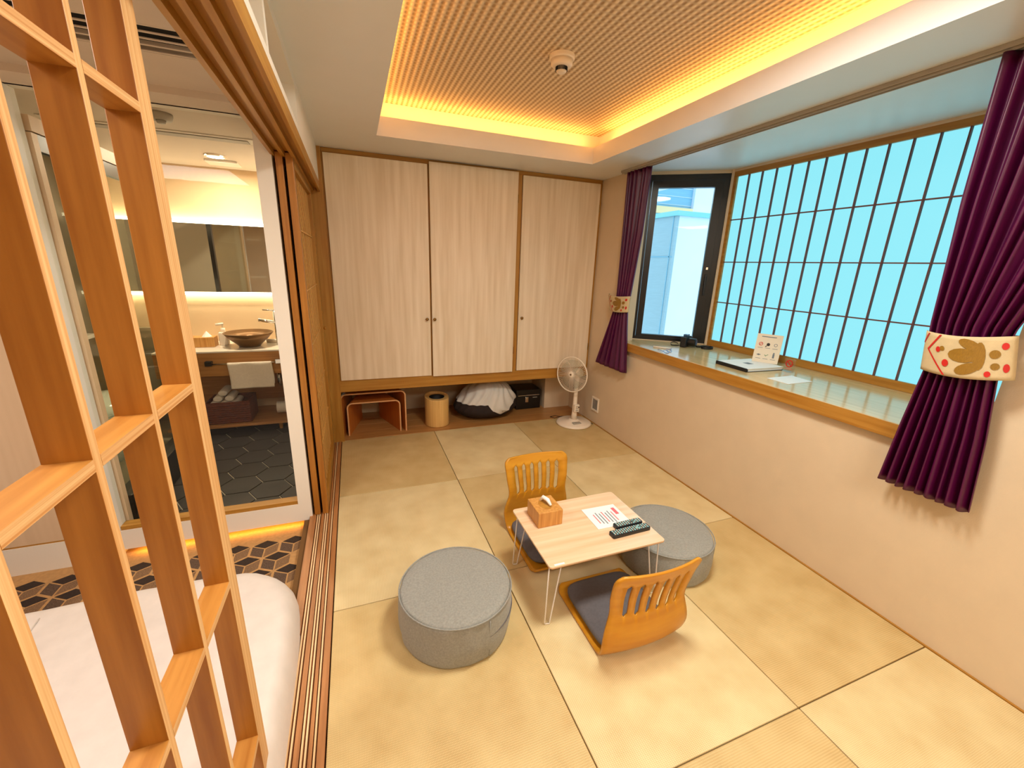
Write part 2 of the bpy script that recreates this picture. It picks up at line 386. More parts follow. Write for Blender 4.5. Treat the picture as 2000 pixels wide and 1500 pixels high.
# curtain rail
ra = B(); ra.box(2.435, 2.485, -1.5, 1.62, 2.402, 2.42); ra.box(2.444, 2.450, -1.5, 1.62, 2.392, 2.402); ra.box(2.470, 2.476, -1.5, 1.62, 2.392, 2.402)
tag(obj('curtain_rail', ra, 'vent', bevel=.002), 'slim grey curtain track across the ceiling in front of the bay', 'curtain rail')

# shoji window
X4 = 3.215
w1 = struct('window_1', B().box(X4-.012, X4+.03, -.95, 1.145, .958, 1.012).box(X4-.012, X4+.03, -.95, 1.145, 2.362, 2.402)
            .box(X4-.012, X4+.03, 1.095, 1.145, 1.012, 2.362).box(X4-.012, X4+.03, -.95, -.91, 1.012, 2.362), 'wood_y', 'wide shoji window with daylit paper in the bay', 'window')
obj('paper_pane', bx(X4+.006, X4+.010, -.91, 1.095, 1.012, 2.362), 'paper_lit', w1)
M['bar'] = mat('window_bar_wood', (110, 66, 62), .6, var=.1)
b0 = None
for k in range(16):
    y = .985-.1195*k
    if b0 is None: b0 = obj('lattice_bar', bx(X4-.010, X4+.006, y-.0038, y+.0038, 1.012, 2.362), 'bar', w1)
    else: inst(b0, 'lattice_bar', w1, (0, -.1195*k, 0))
for z in (1.348, 1.688, 2.028):
    obj('cross_bar', bx(X4-.008, X4+.006, -.91, 1.095, z-.0038, z+.0038), 'bar', w1)
struct('trim_6', bx(X4-.012, X4+.05, -.95, 1.30, 2.402, 2.42), 'wall', 'pale strip over the shoji window', 'trim')

# angled casement at the far side of the bay
P0 = Vector((3.215, 1.175, 0)); P1 = Vector((2.685, 1.565, 0)); d = (P1-P0); L = d.length; d.normalize(); nrm = Vector((d.y, -d.x, 0))
if nrm.y > 0: nrm = -nrm
def wbox(b, a0, a1, n0, n1, z0, z1):
    c = P0+d*(a0+a1)/2+nrm*(n0+n1)/2; c.z = (z0+z1)/2
    return b.obox(c, d*(a1-a0)/2, nrm*(n1-n0)/2, (0, 0, (z1-z0)/2))
fr = B(); Z0, Z1 = .965, 2.395
for q in ((0, .045, Z0, Z1), (L-.04, L, Z0, Z1)): wbox(fr, q[0], q[1], -.03, .03, q[2], q[3])
wbox(fr, .045, L-.04, -.03, .03, Z1-.045, Z1); wbox(fr, .045, L-.04, -.03, .03, Z0, Z0+.025)
w2 = struct('window_2', fr, 'black', 'narrow black framed casement angled in the bay', 'window')
sa = B()
for q in ((.047, .11, Z0+.028, Z1-.048), (L-.095, L-.042, Z0+.028, Z1-.048)): wbox(sa, q[0], q[1], -.012, .04, q[2], q[3])
wbox(sa, .11, L-.095, -.012, .04, Z1-.105, Z1-.048); wbox(sa, .11, L-.095, -.012, .04, Z0+.028, Z0+.05)
obj('sash', sa, 'black', w2)
obj('glass_pane', wbox(B(), .11, L-.095, 0, .005, Z0+.05, Z1-.105), 'win_glass', w2)
h = B(); wbox(h, .068, .088, .04, .055, 1.50, 1.58); wbox(h, .072, .084, .052, .066, 1.40, 1.56)
obj('window_handle', h, 'darkplastic', w2, bevel=.003)
obj('keeper', wbox(B(), .070, .086, .04, .05, 1.62, 1.64), 'chrome', w2)
j = B(); wbox(j, -.02, 0, -.03, .05, .957, 2.42); wbox(j, 0, L+.04, -.03, .04, Z1, 2.42); wbox(j, 0, L+.06, -.03, .03, .957, Z0); wbox(j, L, L+.06, -.03, .03, Z0, 2.42)
obj('casing', j, 'wall', w2)

# closet ------------------------------------------------------------
cy = 2.055
cb = thing('wall_closet', 'built-in closet with three pale ash doors in a honey wood frame', 'closet', (1.26, cy, .465))
body = B(); body.box(.0, 2.52, cy+.06, 2.77, .505, .53); body.box(0, 2.52, cy+.06, 2.77, 2.38, 2.41); body.box(0, .02, cy+.06, 2.77, .53, 2.38); body.box(2.50, 2.52, cy+.06, 2.77, .53, 2.38)
body.box(.02, 2.5, 2.75, 2.77, .53, 2.38)
obj('carcass', body, 'wood_x', cb)
obj('bottom_rail', bx(-.0, 2.18, cy-.005, cy+.058, .465, .572), 'wood_x', cb, bevel=.002); obj('bottom_rail', bx(2.18, 2.525, cy-.005, cy+.058, .472, .572), 'wood_x', cb, bevel=.002)
obj('top_rail', bx(.029, 2.525, cy-.005, cy+.058, 2.385, 2.419), 'wood_x', cb, bevel=.002)
obj('stile', bx(.029, .040, cy-.005, cy+.058, .572, 2.385), 'wood_z', cb)
obj('stile', bx(2.503, 2.525, cy-.005, cy+.058, .572, 2.385), 'wood_z', cb)
obj('stile', bx(1.645, 1.688, cy-.006, cy+.058, .572, 2.385), 'wood_z', cb)
obj('stile', bx(.815, .852, cy+.002, cy+.058, .572, 2.385), 'wood_z', cb)
def cdoor(x0, x1, z0, z1, kx, dy=0., hx=None, rot=0):
    o = obj('door', bx(x0, x1, cy-.022+dy, cy-.002+dy, z0, z1), 'door', cb, bevel=.0015)
    k = B(); k.lathe([(0, 0), (.006, .0), (.006, .012), (.013, .016), (.014, .024), (.009, .029), (0, .030)], (kx, cy-.022+dy, 1.108), 16, Matrix.Rotation(PI/2, 4, 'X'))
    obj('knob', k, 'brass', o, smooth=True)
    if hx:
        for z in (z1-.22, z0+.22):
            obj('hinge', B().tube([(hx, cy-.024+dy, z-.035), (hx, cy-.024+dy, z+.035)], .004), 'brass', o)
    return o
cdoor(.041, .832, .576, 2.382, .800)
cdoor(.846, 1.640, .570, 2.400, .866, -.014, 1.644)
cdoor(1.692, 2.498, .576, 2.382, 1.722, 0, 2.500)

# sliding doors parked at the far end
def sliding(x0, label):
    t = thing('sliding_door', label, 'door', ((x0+.017), 1.41, .002), 'sliding lattice doors by the closet')
    xc, y0, y1 = x0, .865, 1.965
    obj('stile', bx(xc, xc+.034, y0, y0+.055, .002, 2.118), 'slat_z', t, bevel=.002)
    obj('stile', bx(xc, xc+.034, y1-.10, y1, .002, 2.118), 'wood_z', t, bevel=.002)
    obj('rail', bx(xc, xc+.034, y0+.055, y1-.10, .002, .09), 'wood_y', t); obj('rail', bx(xc, xc+.034, y0+.055, y1-.10, 2.055, 2.118), 'wood_y', t)
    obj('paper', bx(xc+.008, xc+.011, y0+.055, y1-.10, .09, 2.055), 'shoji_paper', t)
    s = None
    for k in range(13):
        y = y0+.055+(k+1)*(y1-.10-y0-.055)/14
        if s is None: s = obj('lattice_bar', bx(xc+.012, xc+.0155, y-.004, y+.004, .09, 2.055), 'shoji', t); ya = y
        else: inst(s, 'lattice_bar', t, (0, y-ya, 0))
    for z in (.40, .725, 1.08, 1.412, 1.755):
        obj('cross_bar', bx(xc+.012, xc+.020, y0+.055, y1-.10, z-.004, z+.004), 'shoji', t)
    if x0 > -.1: obj('pull_knob', B().lathe([(0, 0), (.008, 0), (.014, .014), (.010, .022), (0, .023)], (xc+.034, y1-.04, 1.06), 14, Matrix.Rotation(PI/2, 4, 'Y')), 'wood_z', t, smooth=True)
    return t
sliding(-.1365, 'honey wood lattice sliding door parked behind the other one')
sliding(-.0885, 'honey wood lattice sliding door with round knob, nearest to the mats')

# foreground lattice screen
ls = thing('lattice_screen', 'large honey wood lattice screen with deep slats in the foreground', 'screen', (-.18, -1.9, -.05))
SX0, SX1 = -.207, -.153
obj('end_post', edge_box(SX0, SX1, -.69, -.632, -.055, 2.26), ['slat_z', 'slat_edge_z'], ls, bevel=.0015)
s = obj('upright_slat', edge_box(SX0, SX1, -.890, -.872, -.055, 2.26), ['slat_z', 'slat_edge_z'], ls, bevel=.001)
for k in range(1, 12): inst(s, 'upright_slat', ls, (0, -.1885*k, 0))
for z in (.248, .789, 1.317, 1.858):
    for k in range(12):
        ya = -.69 if k == 0 else -.890-.1885*(k-1)
        yb = -.872-.1885*k
        obj('cross_slat', edge_box(SX0, SX1, yb, ya, z-.0095, z+.0085), ['slat_y', 'slat_edge_y'], ls)

# ================================================================== bedroom
cf = struct('floor_bedroom', bx(-2.6, -.165, -3.2, .93, -.12, -.062), 'car_base', 'bedroom carpet with a tumbling block pattern', 'carpet')
pt = B(); s3 = math.sqrt(3)
R = .088
for i in range(-24, 2):
    for jx in range(-2, 16):
        cx0 = -.17+i*R*s3+(.5*R*s3 if jx % 2 else 0); cy0 = jx*R*1.5-.5
        if cy0 > .80 or cx0 > -.22 or cx0 < -2.5: continue
        hexp = [Vector((cx0+.96*R*math.cos(PI/6+PI/3*k), cy0+.96*R*math.sin(PI/6+PI/3*k), -.0615)) for k in range(6)]
        cc = Vector((cx0, cy0, -.0615)); g = .10
        for q, mi in (((0, 1, 2), 0), ((2, 3, 4), 1), ((4, 5, 0), 2)):
            a, b3, c3 = hexp[q[0]], hexp[q[1]], hexp[q[2]]
            m0 = (cc+a+b3+c3)/4
            pt.face([p+(m0-p)*g for p in (cc, a, b3, c3)], mi)
obj('carpet_pattern', pt, ['car_dark', 'car_mid', 'car_lite'], cf)
struct('ceiling_bedroom', B().box(-2.6, -.15, -3.2, .118, 2.29, 2.36).box(-2.6, -.15, .118, .345, 2.34, 2.36).box(-2.6, -.15, .345, .88, 2.29, 2.36).box(-2.6, -.15, .70, .88, 2.262, 2.29), 'bceil', 'bedroom ceiling with a cut for the air grille', 'ceiling')
struct('wall_bedroom', bx(-2.68, -2.6, -3.2, 2.95, -.12, 2.4), 'wall', 'far wall of the bedroom', 'wall')
# air grille
ag = thing('air_grille', 'black slotted air conditioning grille in the bedroom ceiling', 'vent', (-.9, .23, 2.285))
obj('backing', bx(-1.9, -.16, .12, .343, 2.325, 2.338), 'slot', ag)
sl = obj('slat', bx(-1.9, -.16, .118, .129, 2.2895, 2.2925), 'bceil', ag)
for k in range(1, 5): inst(sl, 'slat', ag, (0, .0528*k, 0))
# partition wall to the washroom (plane y = .86)
wp = B()
Y0, Y1 = .862, .93
wp.box(-.225, -.150, Y0, Y1+.03, .098, 2.262)
wp.box(-1.135, -.15, Y0, Y1, -.022, .098)
wp.box(-2.6, -1.135, Y0-.02, Y1, -.12, .098)
wp.box(-2.6, -1.135, Y0+.002, Y1, .098, 2.262)
wp.box(-2.6, -.15, Y0, Y1, 2.262, 2.36)
struct('wall_partition', wp, 'white', 'white wall between bedroom and washroom with an internal window', 'wall')
w3 = struct('window_3', bx(-1.115, -.226, Y0+.006, Y1, .098, .122), 'wood_x', 'tall internal window between bedroom and washroom', 'window')
obj('glass_pane', bx(-1.115, -.226, Y0+.03, Y0+.036, .122, 2.262), 'glass', w3)
obj('casing', bx(-1.134, -1.116, Y0-.01, Y1, .099, 2.26), 'paper', w3)
dp = thing('closet_panel', 'pale pinkish ash panel door left of the washroom window', 'door', (-1.85, Y0, .1))
obj('panel', bx(-2.55, -1.140, Y0-.016, Y0, .106, 2.25), 'panel', dp, bevel=.001)
obj('bottom_strip', bx(-2.55, -1.140, Y0-.016, Y0, .096, .106), 'wood_x', dp)

# bed
bd = thing('bed', 'low bed with a white quilted duvet and rounded corner beside the track', 'bed', (-1.0, -.9, -.061))
BX0, BX1, BY0, BY1 = -1.95, -.118, -2.6, .35
mt = bx(BX0+.06, -.30, BY0+.06, BY1-.20, -.061, .06)
obj('mattress', mt, 'white', bd, bevel=.02)
def bedfn(u, v):
    # rounded rectangle in polar-ish parametrisation: v from centre to rim
    cx, cyy = (BX0+BX1)/2, (BY0+BY1)/2; hx, hy = (BX1-BX0)/2, (BY1-BY0)/2
    a = 2*PI*u; R0 = .34
    # point on rounded rectangle at angle a via superellipse with straight sides
    ca, sa_ = math.cos(a), math.sin(a)
    n = 7.5
    rad = 1/((abs(ca)**n+abs(sa_)**n)**(1/n))
    px, py = ca*rad*hx, sa_*rad*hy
    x = cx+px; y = cyy+py
    if px > hx-R0 and py > hy-.42:  # softer far corner
        ox, oy = hx-R0, hy-.42
        tx, ty = (px-ox)/R0, (py-oy)/.42
        l_ = (abs(tx)**2.0+abs(ty)**2.0)**.5
        mm = max(tx, ty)
        if l_ > 1: tx, ty = tx/l_, ty/l_
        x = cx+ox+tx*R0; y = cyy+oy+ty*.42
    if y < -.70 and px > 0: x -= .10*min(1, (-.70-y)/.06)*max(0, px/hx)**6
    s = min(1, v/.82); e = max(0, (v-.82)/.18)
    k = .93*s+.07*(math.sin(e*PI/2)) if v > .82 else .93*s
    x = cx+(x-cx)*k; y = cyy+(y-cyy)*k
    z = .125-.125*(1-math.cos(e*PI/2))-.03*e
    z += .010*noise.noise(Vector((x*3, y*3, 2)))+.004*noise.noise(Vector((x*11, y*9, 5)))
    return (x, y, max(z, -.045))
obj('duvet', B().grid(bedfn, 160, 60, True), 'sheet', bd, smooth=True)
sm = B()
for xk in (-.52, -1.12, -1.6): sm.tube([(xk+.03*math.sin(q*.9), BY1-.14-q*.2, .128+.010*noise.noise(Vector(((xk+.03*math.sin(q*.9))*3, (BY1-.14-q*.2)*3, 2)))) for q in range(13)], .0022, 6)
obj('stitch_seam', sm, 'sheet', bd, smooth=True)

# ================================================================== washroom
fb = struct('floor_washroom', bx(-2.6, -.15, .93, 2.95, -.08, .022), 'grout', 'washroom floor of dark hexagonal tiles', 'floor')
HR = .137; h0 = None
def clip(poly, ax, lim_, sign):
    out = []
    for q in range(len(poly)):
        a, b2 = poly[q], poly[(q+1) % len(poly)]
        da, db = sign*(a[ax]-lim_), sign*(b2[ax]-lim_)
        if da >= 0: out.append(a)
        if da*db < 0:
            tt = da/(da-db); out.append((a[0]+tt*(b2[0]-a[0]), a[1]+tt*(b2[1]-a[1])))
    return out
for i in range(-2, 14):
    for jx in range(-2, 13):
        cx0 = -2.5+i*HR*1.5; cy0 = 1.02+jx*HR*s3+(HR*s3/2 if i % 2 else 0); rr = HR-.005
        if cx0 < -1.15: continue
        poly = [(cx0+rr*math.cos(PI/3*k), cy0+rr*math.sin(PI/3*k)) for k in range(6)]
        cut = clip(clip(clip(poly, 1, .934, 1), 1, 2.945, -1), 0, -.243, -1)
        if len(cut) < 3: continue
        if cut == poly:
            if h0 is None: h0 = obj('hex_tile', B().prism(poly, .022, .030), 'hex', fb); hc = (cx0, cy0)
            else: inst(h0, 'hex_tile', fb, (cx0-hc[0], cy0-hc[1], 0))
        else: obj('hex_tile', B().prism(cut, .022, .030), 'hex', fb)
struct('wall_washroom', B().box(-2.6, -.15, 2.95, 3.02, -.08, 2.45), 'bathwall', 'sand coloured washroom wall behind the vanity', 'wall')
struct('wall_washroom_side', B().box(-.24, -.168, .97, 2.95, -.08, 2.45), 'white', 'white side wall of the washroom', 'wall')
struct('ceiling_washroom', bx(-2.6, -.15, .93, 2.95, 2.345, 2.42), 'bceil', 'washroom ceiling', 'ceiling')
vg = thing('ceiling_vent', 'long grey slot vent in the washroom ceiling', 'vent', (-.9, 1.8, 2.335))
obj('frame', bx(-1.45, -.36, 1.73, 1.86, 2.338, 2.345), 'white', vg, bevel=.002); obj('louvre', bx(-1.42, -.40, 1.76, 1.84, 2.332, 2.339), 'vent', vg)
lp = thing('ceiling_lamp', 'small square washroom ceiling lamp with a warm glow', 'lamp', (-.74, 2.40, 2.33))
obj('ring', B().lathe([(.055, 0), (.075, 0), (.075, .012), (.055, .012), (.055, 0)], (-.74, 2.40, 2.333), 28), 'plastic', lp, smooth=False)
obj('diffuser', B().lathe([(0, .0), (.055, 0), (.055, .004), (0, .004)], (-.74, 2.40, 2.338), 28), 'led_warm', lp)
tag(obj('exhaust_cover', bx(-.86, -.63, 2.56, 2.72, 2.326, 2.345), 'white', bevel=.004), 'white square exhaust fan cover beyond the washroom lamp', 'vent')
dt = thing('smoke_detector', 'grey round detector under the washroom ceiling, half behind a slat', 'smoke detector', (-.76, 1.40, 2.29))
obj('base', B().lathe([(0, 0), (.05, 0), (.058, .02), (.058, .034), (0, .034)], (-.745, 1.38, 2.311), 24), 'vent', dt, smooth=True)
obj('sensor', B().lathe([(0, 0), (.020, 0), (.024, .016), (0, .016)], (-.745, 1.38, 2.296), 18), 'vent', dt, smooth=True)

# mirror with light bars
mi_ = thing('backlit_mirror', 'wide wall mirror with bright light bars above and below', 'mirror', (-1.2, 2.9, 1.27))
obj('mirror_glass', bx(-2.55, -.26, 2.885, 2.90, 1.272, 1.868), 'mirror', mi_)
obj('backing', bx(-2.54, -.27, 2.90, 2.949, 1.30, 1.84), 'white', mi_)
obj('light_bar', bx(-2.54, -.27, 2.902, 2.925, 1.868, 1.892), 'led', mi_); obj('light_bar', bx(-2.54, -.27, 2.902, 2.925, 1.245, 1.271), 'led', mi_)
# vanity
vn = thing('vanity', 'oak vanity bench with a white stone top and low shelf', 'vanity', (-.82, 2.67, .03))
obj('countertop', bx(-1.40, -.245, 2.395, 2.948, .792, .806), 'stone', vn, bevel=.002)
obj('apron', bx(-1.40, -.245, 2.40, 2.42, .585, .792), 'vanity', vn, bevel=.002)
obj('back_board', bx(-1.40, -.245, 2.92, 2.945, .20, .79), 'vanity', vn)
obj('shelf', bx(-1.40, -.245, 2.40, 2.92, .100, .122), 'vanity', vn, bevel=.002)
for x in (-1.37, -.56): obj('leg', B().tube([(x+.02, 2.46, .0305), (x+.02, 2.46, .100)], [.014, .02], 12), 'vanity', vn)
for x in (-1.37, -.56): obj('leg', B().tube([(x+.02, 2.88, .0305), (x+.02, 2.88, .100)], [.014, .02], 12), 'vanity', vn)
rb = B(); rb.box(-1.035, -.99, 2.365, 2.40, .69, .725)
rail = obj('towel_rail', B().tube([(-1.01, 2.362, .70), (-.47, 2.362, .70)], .005, 10), 'chrome', vn, smooth=True)
obj('bracket', bx(-1.035, -.985, 2.352, 2.399, .685, .725), 'black', rail, bevel=.003); obj('bracket', bx(-.505, -.455, 2.352, 2.399, .685, .725), 'chrome', rail, bevel=.003)
tw = B()
def twf(u, v):
    x = -.868+.335*u; a = v*2
    if v < .45: z = .475+.225*(v/.45); y = 2.350
    elif v < .55: z = .7075+.0*v; q = (v-.45)/.1; y = 2.350+.024*q; z = .700+.0075*math.sin(q*PI)
    else: z = .700-.20*(v-.55)/.45; y = 2.376
    y -= .004*math.sin(u*9+v*3)*(1-v) if v < .45 else 0
    return (x+.004*math.sin(v*9), y, z)
tag(obj('hand_towel', tw.grid(twf, 24, 40), 'towel', smooth=True, solid=.004), 'white hand towel hanging folded over the vanity rail', 'towel')
# vessel basin
ba = thing('vessel_basin', 'bronze brown vessel basin standing on the vanity', 'basin', (-.735, 2.62, .806))
obj('bowl', B().lathe([(0, .001), (.085, .001), (.10, .02), (.155, .07), (.20, .125), (.196, .128), (.15, .078), (.09, .03), (0, .022)], (-.735, 2.62, .806), 48), 'bowl', ba, smooth=True)
obj('drain', B().lathe([(0, .0), (.02, 0), (.02, .003), (0, .004)], (-.735, 2.62, .829), 18), 'chrome', ba, smooth=True)
fa = thing('tall_tap', 'tall chrome tap beside the bronze basin', 'tap', (-.505, 2.62, .806))
obj('column', B().tube([(-.505, 2.62, .807), (-.505, 2.62, 1.125)], .013, 16), 'chrome', fa, smooth=True)
obj('spout', B().tube([(-.505, 2.62, 1.02), (-.64, 2.60, 1.045)], .014, 14), 'chrome', fa, smooth=True)
obj('lever', B().tube([(-.505, 2.62, 1.130), (-.60, 2.61, 1.135)], [.008, .005], 10), 'chrome', fa, smooth=True)
ds = thing('soap_dispenser', 'white square soap dispenser left of the bronze basin', 'soap dispenser', (-.955, 2.72, .806))
obj('bottle', bx(-.99, -.92, 2.68, 2.75, .807, .925), 'plastic', ds, bevel=.008); obj('neck', B().tube([(-.955, 2.715, .925), (-.955, 2.715, .96)], .018, 14), 'plastic', ds, smooth=True)
obj('pump', B().tube([(-.955, 2.715, .96), (-.955, 2.715, .995)], .006).tube([(-.945, 2.715, 1.0), (-1.0, 2.69, .995)], .011), 'plastic', ds, smooth=True)
tb = thing('tissue_box', 'wooden tissue box on the vanity beside the soap dispenser', 'tissue box', (-1.10, 2.66, .806))
obj('box', bx(-1.20, -1.005, 2.60, 2.72, .807, .895), 'box', tb, bevel=.003)
obj('tissue', B().lathe([(0, .05), (.012, .035), (.04, .0), (0, 0)], (-1.07, 2.66, .895), 7), 'paper', tb, smooth=False)
tag(obj('rolled_cloth', B().tube([(-.62, 2.76, .825), (-.50, 2.74, .825)], .018, 12), 'towel', smooth=True), 'small rolled white cloth behind the bronze basin', 'cloth')
# basket with towels
bk = thing('wicker_basket', 'dark brown wicker basket on the vanity shelf', 'basket', (-.93, 2.6, .122))
bb = B(); bb.box(-1.12, -.77, 2.45, 2.462, .123, .315); bb.box(-1.12, -.77, 2.73, 2.742, .123, .315); bb.box(-1.12, -1.108, 2.462, 2.73, .123, .315); bb.box(-.782, -.77, 2.462, 2.73, .123, .315); bb.box(-1.108, -.782, 2.462, 2.73, .123, .135)
obj('body', bb, 'basket', bk); obj('rim', B().tube([(-1.114, 2.456, .318), (-.776, 2.456, .318), (-.776, 2.736, .318), (-1.114, 2.736, .318)], .009, 8, close=True), 'basket', bk, smooth=True)
wv = B()
for k in range(9):
    z = .135+.02*k
    wv.tube([(-1.12+.35*q/20, 2.447-.003*(1 if (q+k) % 2 else -1), z) for q in range(21)], .008, 6)
obj('weave_strand', wv, 'basket', bk, smooth=True, kind='stuff')
def rolled(x, z, y, label):
    b = B(); b.tube([(x, y, z), (x, y+.20, z)], .036, 16)
    for v in b.bm.verts: v.co.z = z+(v.co.z-z)*.72
    t_ = obj('rolled_towel', b, 'towel', bevel=.008, smooth=True, seg=3)
    tag(t_, label, 'towel', 'rolled towels in the wicker basket')
base_z = .135+.026
for k, (x, z, lb) in enumerate(((-1.055, .30, 'white rolled towel, lower left in the basket'), (-.975, .30, 'white rolled towel, lower middle in the basket'), (-.895, .30, 'white rolled towel, lower right in the basket'),
                               (-1.02, .352, 'white rolled towel, upper left of the basket pile'), (-.93, .352, 'white rolled towel, upper right of the basket pile'), (-.975, .404, 'white rolled towel topping the basket pile'))):
    rolled(x, z, 2.475, lb)
for x in (-1.055, -.975, -.895):
    b = B(); b.tube([(x, 2.475, .222), (x, 2.675, .222)], .036, 16); tag(obj('rolled_towel', b, 'towel', smooth=True), 'white rolled towel at the bottom of the basket, under the visible ones', 'towel', 'rolled towels in the wicker basket')
obj('drain_pipe', B().tube([(-.53, 2.6, .585), (-.53, 2.6, .45), (-.53, 2.63, .42), (-.53, 2.67, .45), (-.53, 2.70, .48), (-.53, 2.92, .48)], .016, 12), 'chrome', vn, smooth=True)
tag(obj('toilet_roll', B().lathe([(.02, 0), (.055, 0), (.055, .1), (.02, .1), (.02, 0)], (-.58, 2.62, .19), 24, Matrix.Rotation(PI/2, 4, 'Y')), 'towel', smooth=False), 'paper roll on the vanity shelf right of the basket', 'paper roll')

# toilet cabin behind the dark framed glass
sc_ = thing('glass_partition', 'dark framed glass partition on the left of the washroom', 'partition', (-1.1, 1.7, .03))
GX = -1.12
fm = B(); fm.box(GX-.02, GX+.015, 2.30, 2.35, .25, 2.10)
obj('frame', fm, 'black', sc_); obj('front_post', bx(GX-.02, GX+.015, .945, .985, .031, 2.10), 'panel', sc_); obj('top_rail', bx(GX-.02, GX+.015, .985, 2.30, 2.03, 2.10), 'black', sc_)
obj('head_panel', bx(GX-.03, GX+.02, .945, 2.35, 2.105, 2.17), 'panel', sc_)
obj('glass_pane', bx(GX-.006, GX+.002, .985, 2.30, .26, 2.03), 'smoked', sc_)
obj('curb', bx(GX-.06, GX+.035, .985, 2.35, .031, .25), 'curb', sc_, bevel=.004)
struct('trim_7', bx(-2.6, GX-.061, .94, 2.94, .023, .06), 'greytile', 'dark stone floor of the toilet cabin', 'floor')
struct('trim_8', bx(-1.97, -1.68, 2.62, 2.884, .0605, 2.344), 'greytile', 'olive grey stone pillar in the toilet cabin', 'pillar')
struct('trim_9', bx(-2.6, -1.41, 2.884, 2.944, .061, .95), 'greytile', 'olive grey stone dado in the toilet cabin', 'wall')
pf = thing('black_frame', 'small black rectangular frame on the stone pillar', 'frame', (-1.72, 2.6, .86))
fb_ = B(); fb_.box(-1.80, -1.765, 2.60, 2.62, .84, 1.24); fb_.box(-1.765, -1.58, 2.60, 2.62, 1.205, 1.24); fb_.box(-1.765, -1.58, 2.60, 2.62, .84, .875); fb_.box(-1.61, -1.58, 2.60, 2.62, .875, 1.205)
obj('frame', fb_, 'black', pf); obj('pane', bx(-1.765, -1.61, 2.612, 2.618, .875, 1.205), 'vent', pf)
to = thing('toilet', 'white toilet with a domed lid behind the glass', 'toilet', (-1.62, 2.15, .06))
def egg(rx, ry, z, cx=-1.64, cy_=2.12): return [(cx+rx*math.cos(2*PI*k/36), cy_+ry*math.sin(2*PI*k/36), z) for k in range(36)]
tl = B()
rings = [[tl.bm.verts.new(p) for p in egg(*q)] for q in ((.13, .20, .061), (.14, .21, .15), (.17, .24, .32), (.19, .26, .42), (.20, .27, .44))]
for A, D in zip(rings, rings[1:]):
    for k in range(36): tl.bm.faces.new((A[k], A[(k+1) % 36], D[(k+1) % 36], D[k]))
tl.bm.faces.new(rings[-1]); tl.bm.faces.new(rings[0][::-1])
obj('bowl', tl, 'porcelain', to, smooth=True)
obj('lid', B().grid(lambda u, v: (-1.64+.20*math.cos(2*PI*u)*math.sin(v*PI/2), 2.12+.27*math.sin(2*PI*u)*math.sin(v*PI/2), .445+.13*math.cos(v*PI/2)), 36, 12, True), 'porcelain', to, smooth=True)
obj('hinge_block', bx(-1.76, -1.52, 2.36, 2.42, .40, .48), 'porcelain', to, bevel=.01)
tag(obj('bottle', B().lathe([(0, 0), (.03, 0), (.03, .11), (.012, .13), (.012, .16), (0, .16)], (-1.90, 2.55, .95), 18), 'porcelain', smooth=True), 'white pump bottle modelled as the soap dispenser reflected in the glass', 'bottle')  # solid copy standing in for the dispenser's reflection in the partition glass
struct('trim_10', bx(-2.0, -1.82, 2.45, 2.62, .92, .95), 'stone', 'small stone ledge on the pillar', 'ledge')

# ================================================================== ceiling detector
sd = thing('smoke_detector', 'round white smoke detector on the woven ceiling', 'smoke detector', (1.295, .55, 2.60))
dc = (1.295, .545)
obj('base', B().lathe([(0, .0), (.062, 0), (.066, .006), (.066, .022), (0, .022)], (*dc, 2.637), 36), 'plastic', sd, smooth=False)
obj('body', B().lathe([(0, 0), (.046, 0), (.056, .010), (.058, .03), (0, .03)], (*dc, 2.607), 36), 'plastic', sd, smooth=True)
vs = B()
for k in range(24):
    a = 2*PI*k/24; c = Vector((dc[0]+.030*math.cos(a), dc[1]+.030*math.sin(a), 2.598)); rd = Vector((math.cos(a), math.sin(a), 0)); tg = Vector((-math.sin(a), math.cos(a), 0))
    vs.obox(c, rd*.0015, tg*.0022, (0, 0, .009))
obj('vent_rib', vs, 'slot', sd)
obj('sensor_cap', B().lathe([(0, 0), (.018, 0), (.026, .006), (.026, .009), (0, .009)], (*dc, 2.580), 28), 'plastic', sd, smooth=True)
obj('sensor_cap', B().lathe([(0, 0), (.028, 0), (.028, .018), (0, .018)], (*dc, 2.589), 28), 'plastic', sd, smooth=False)

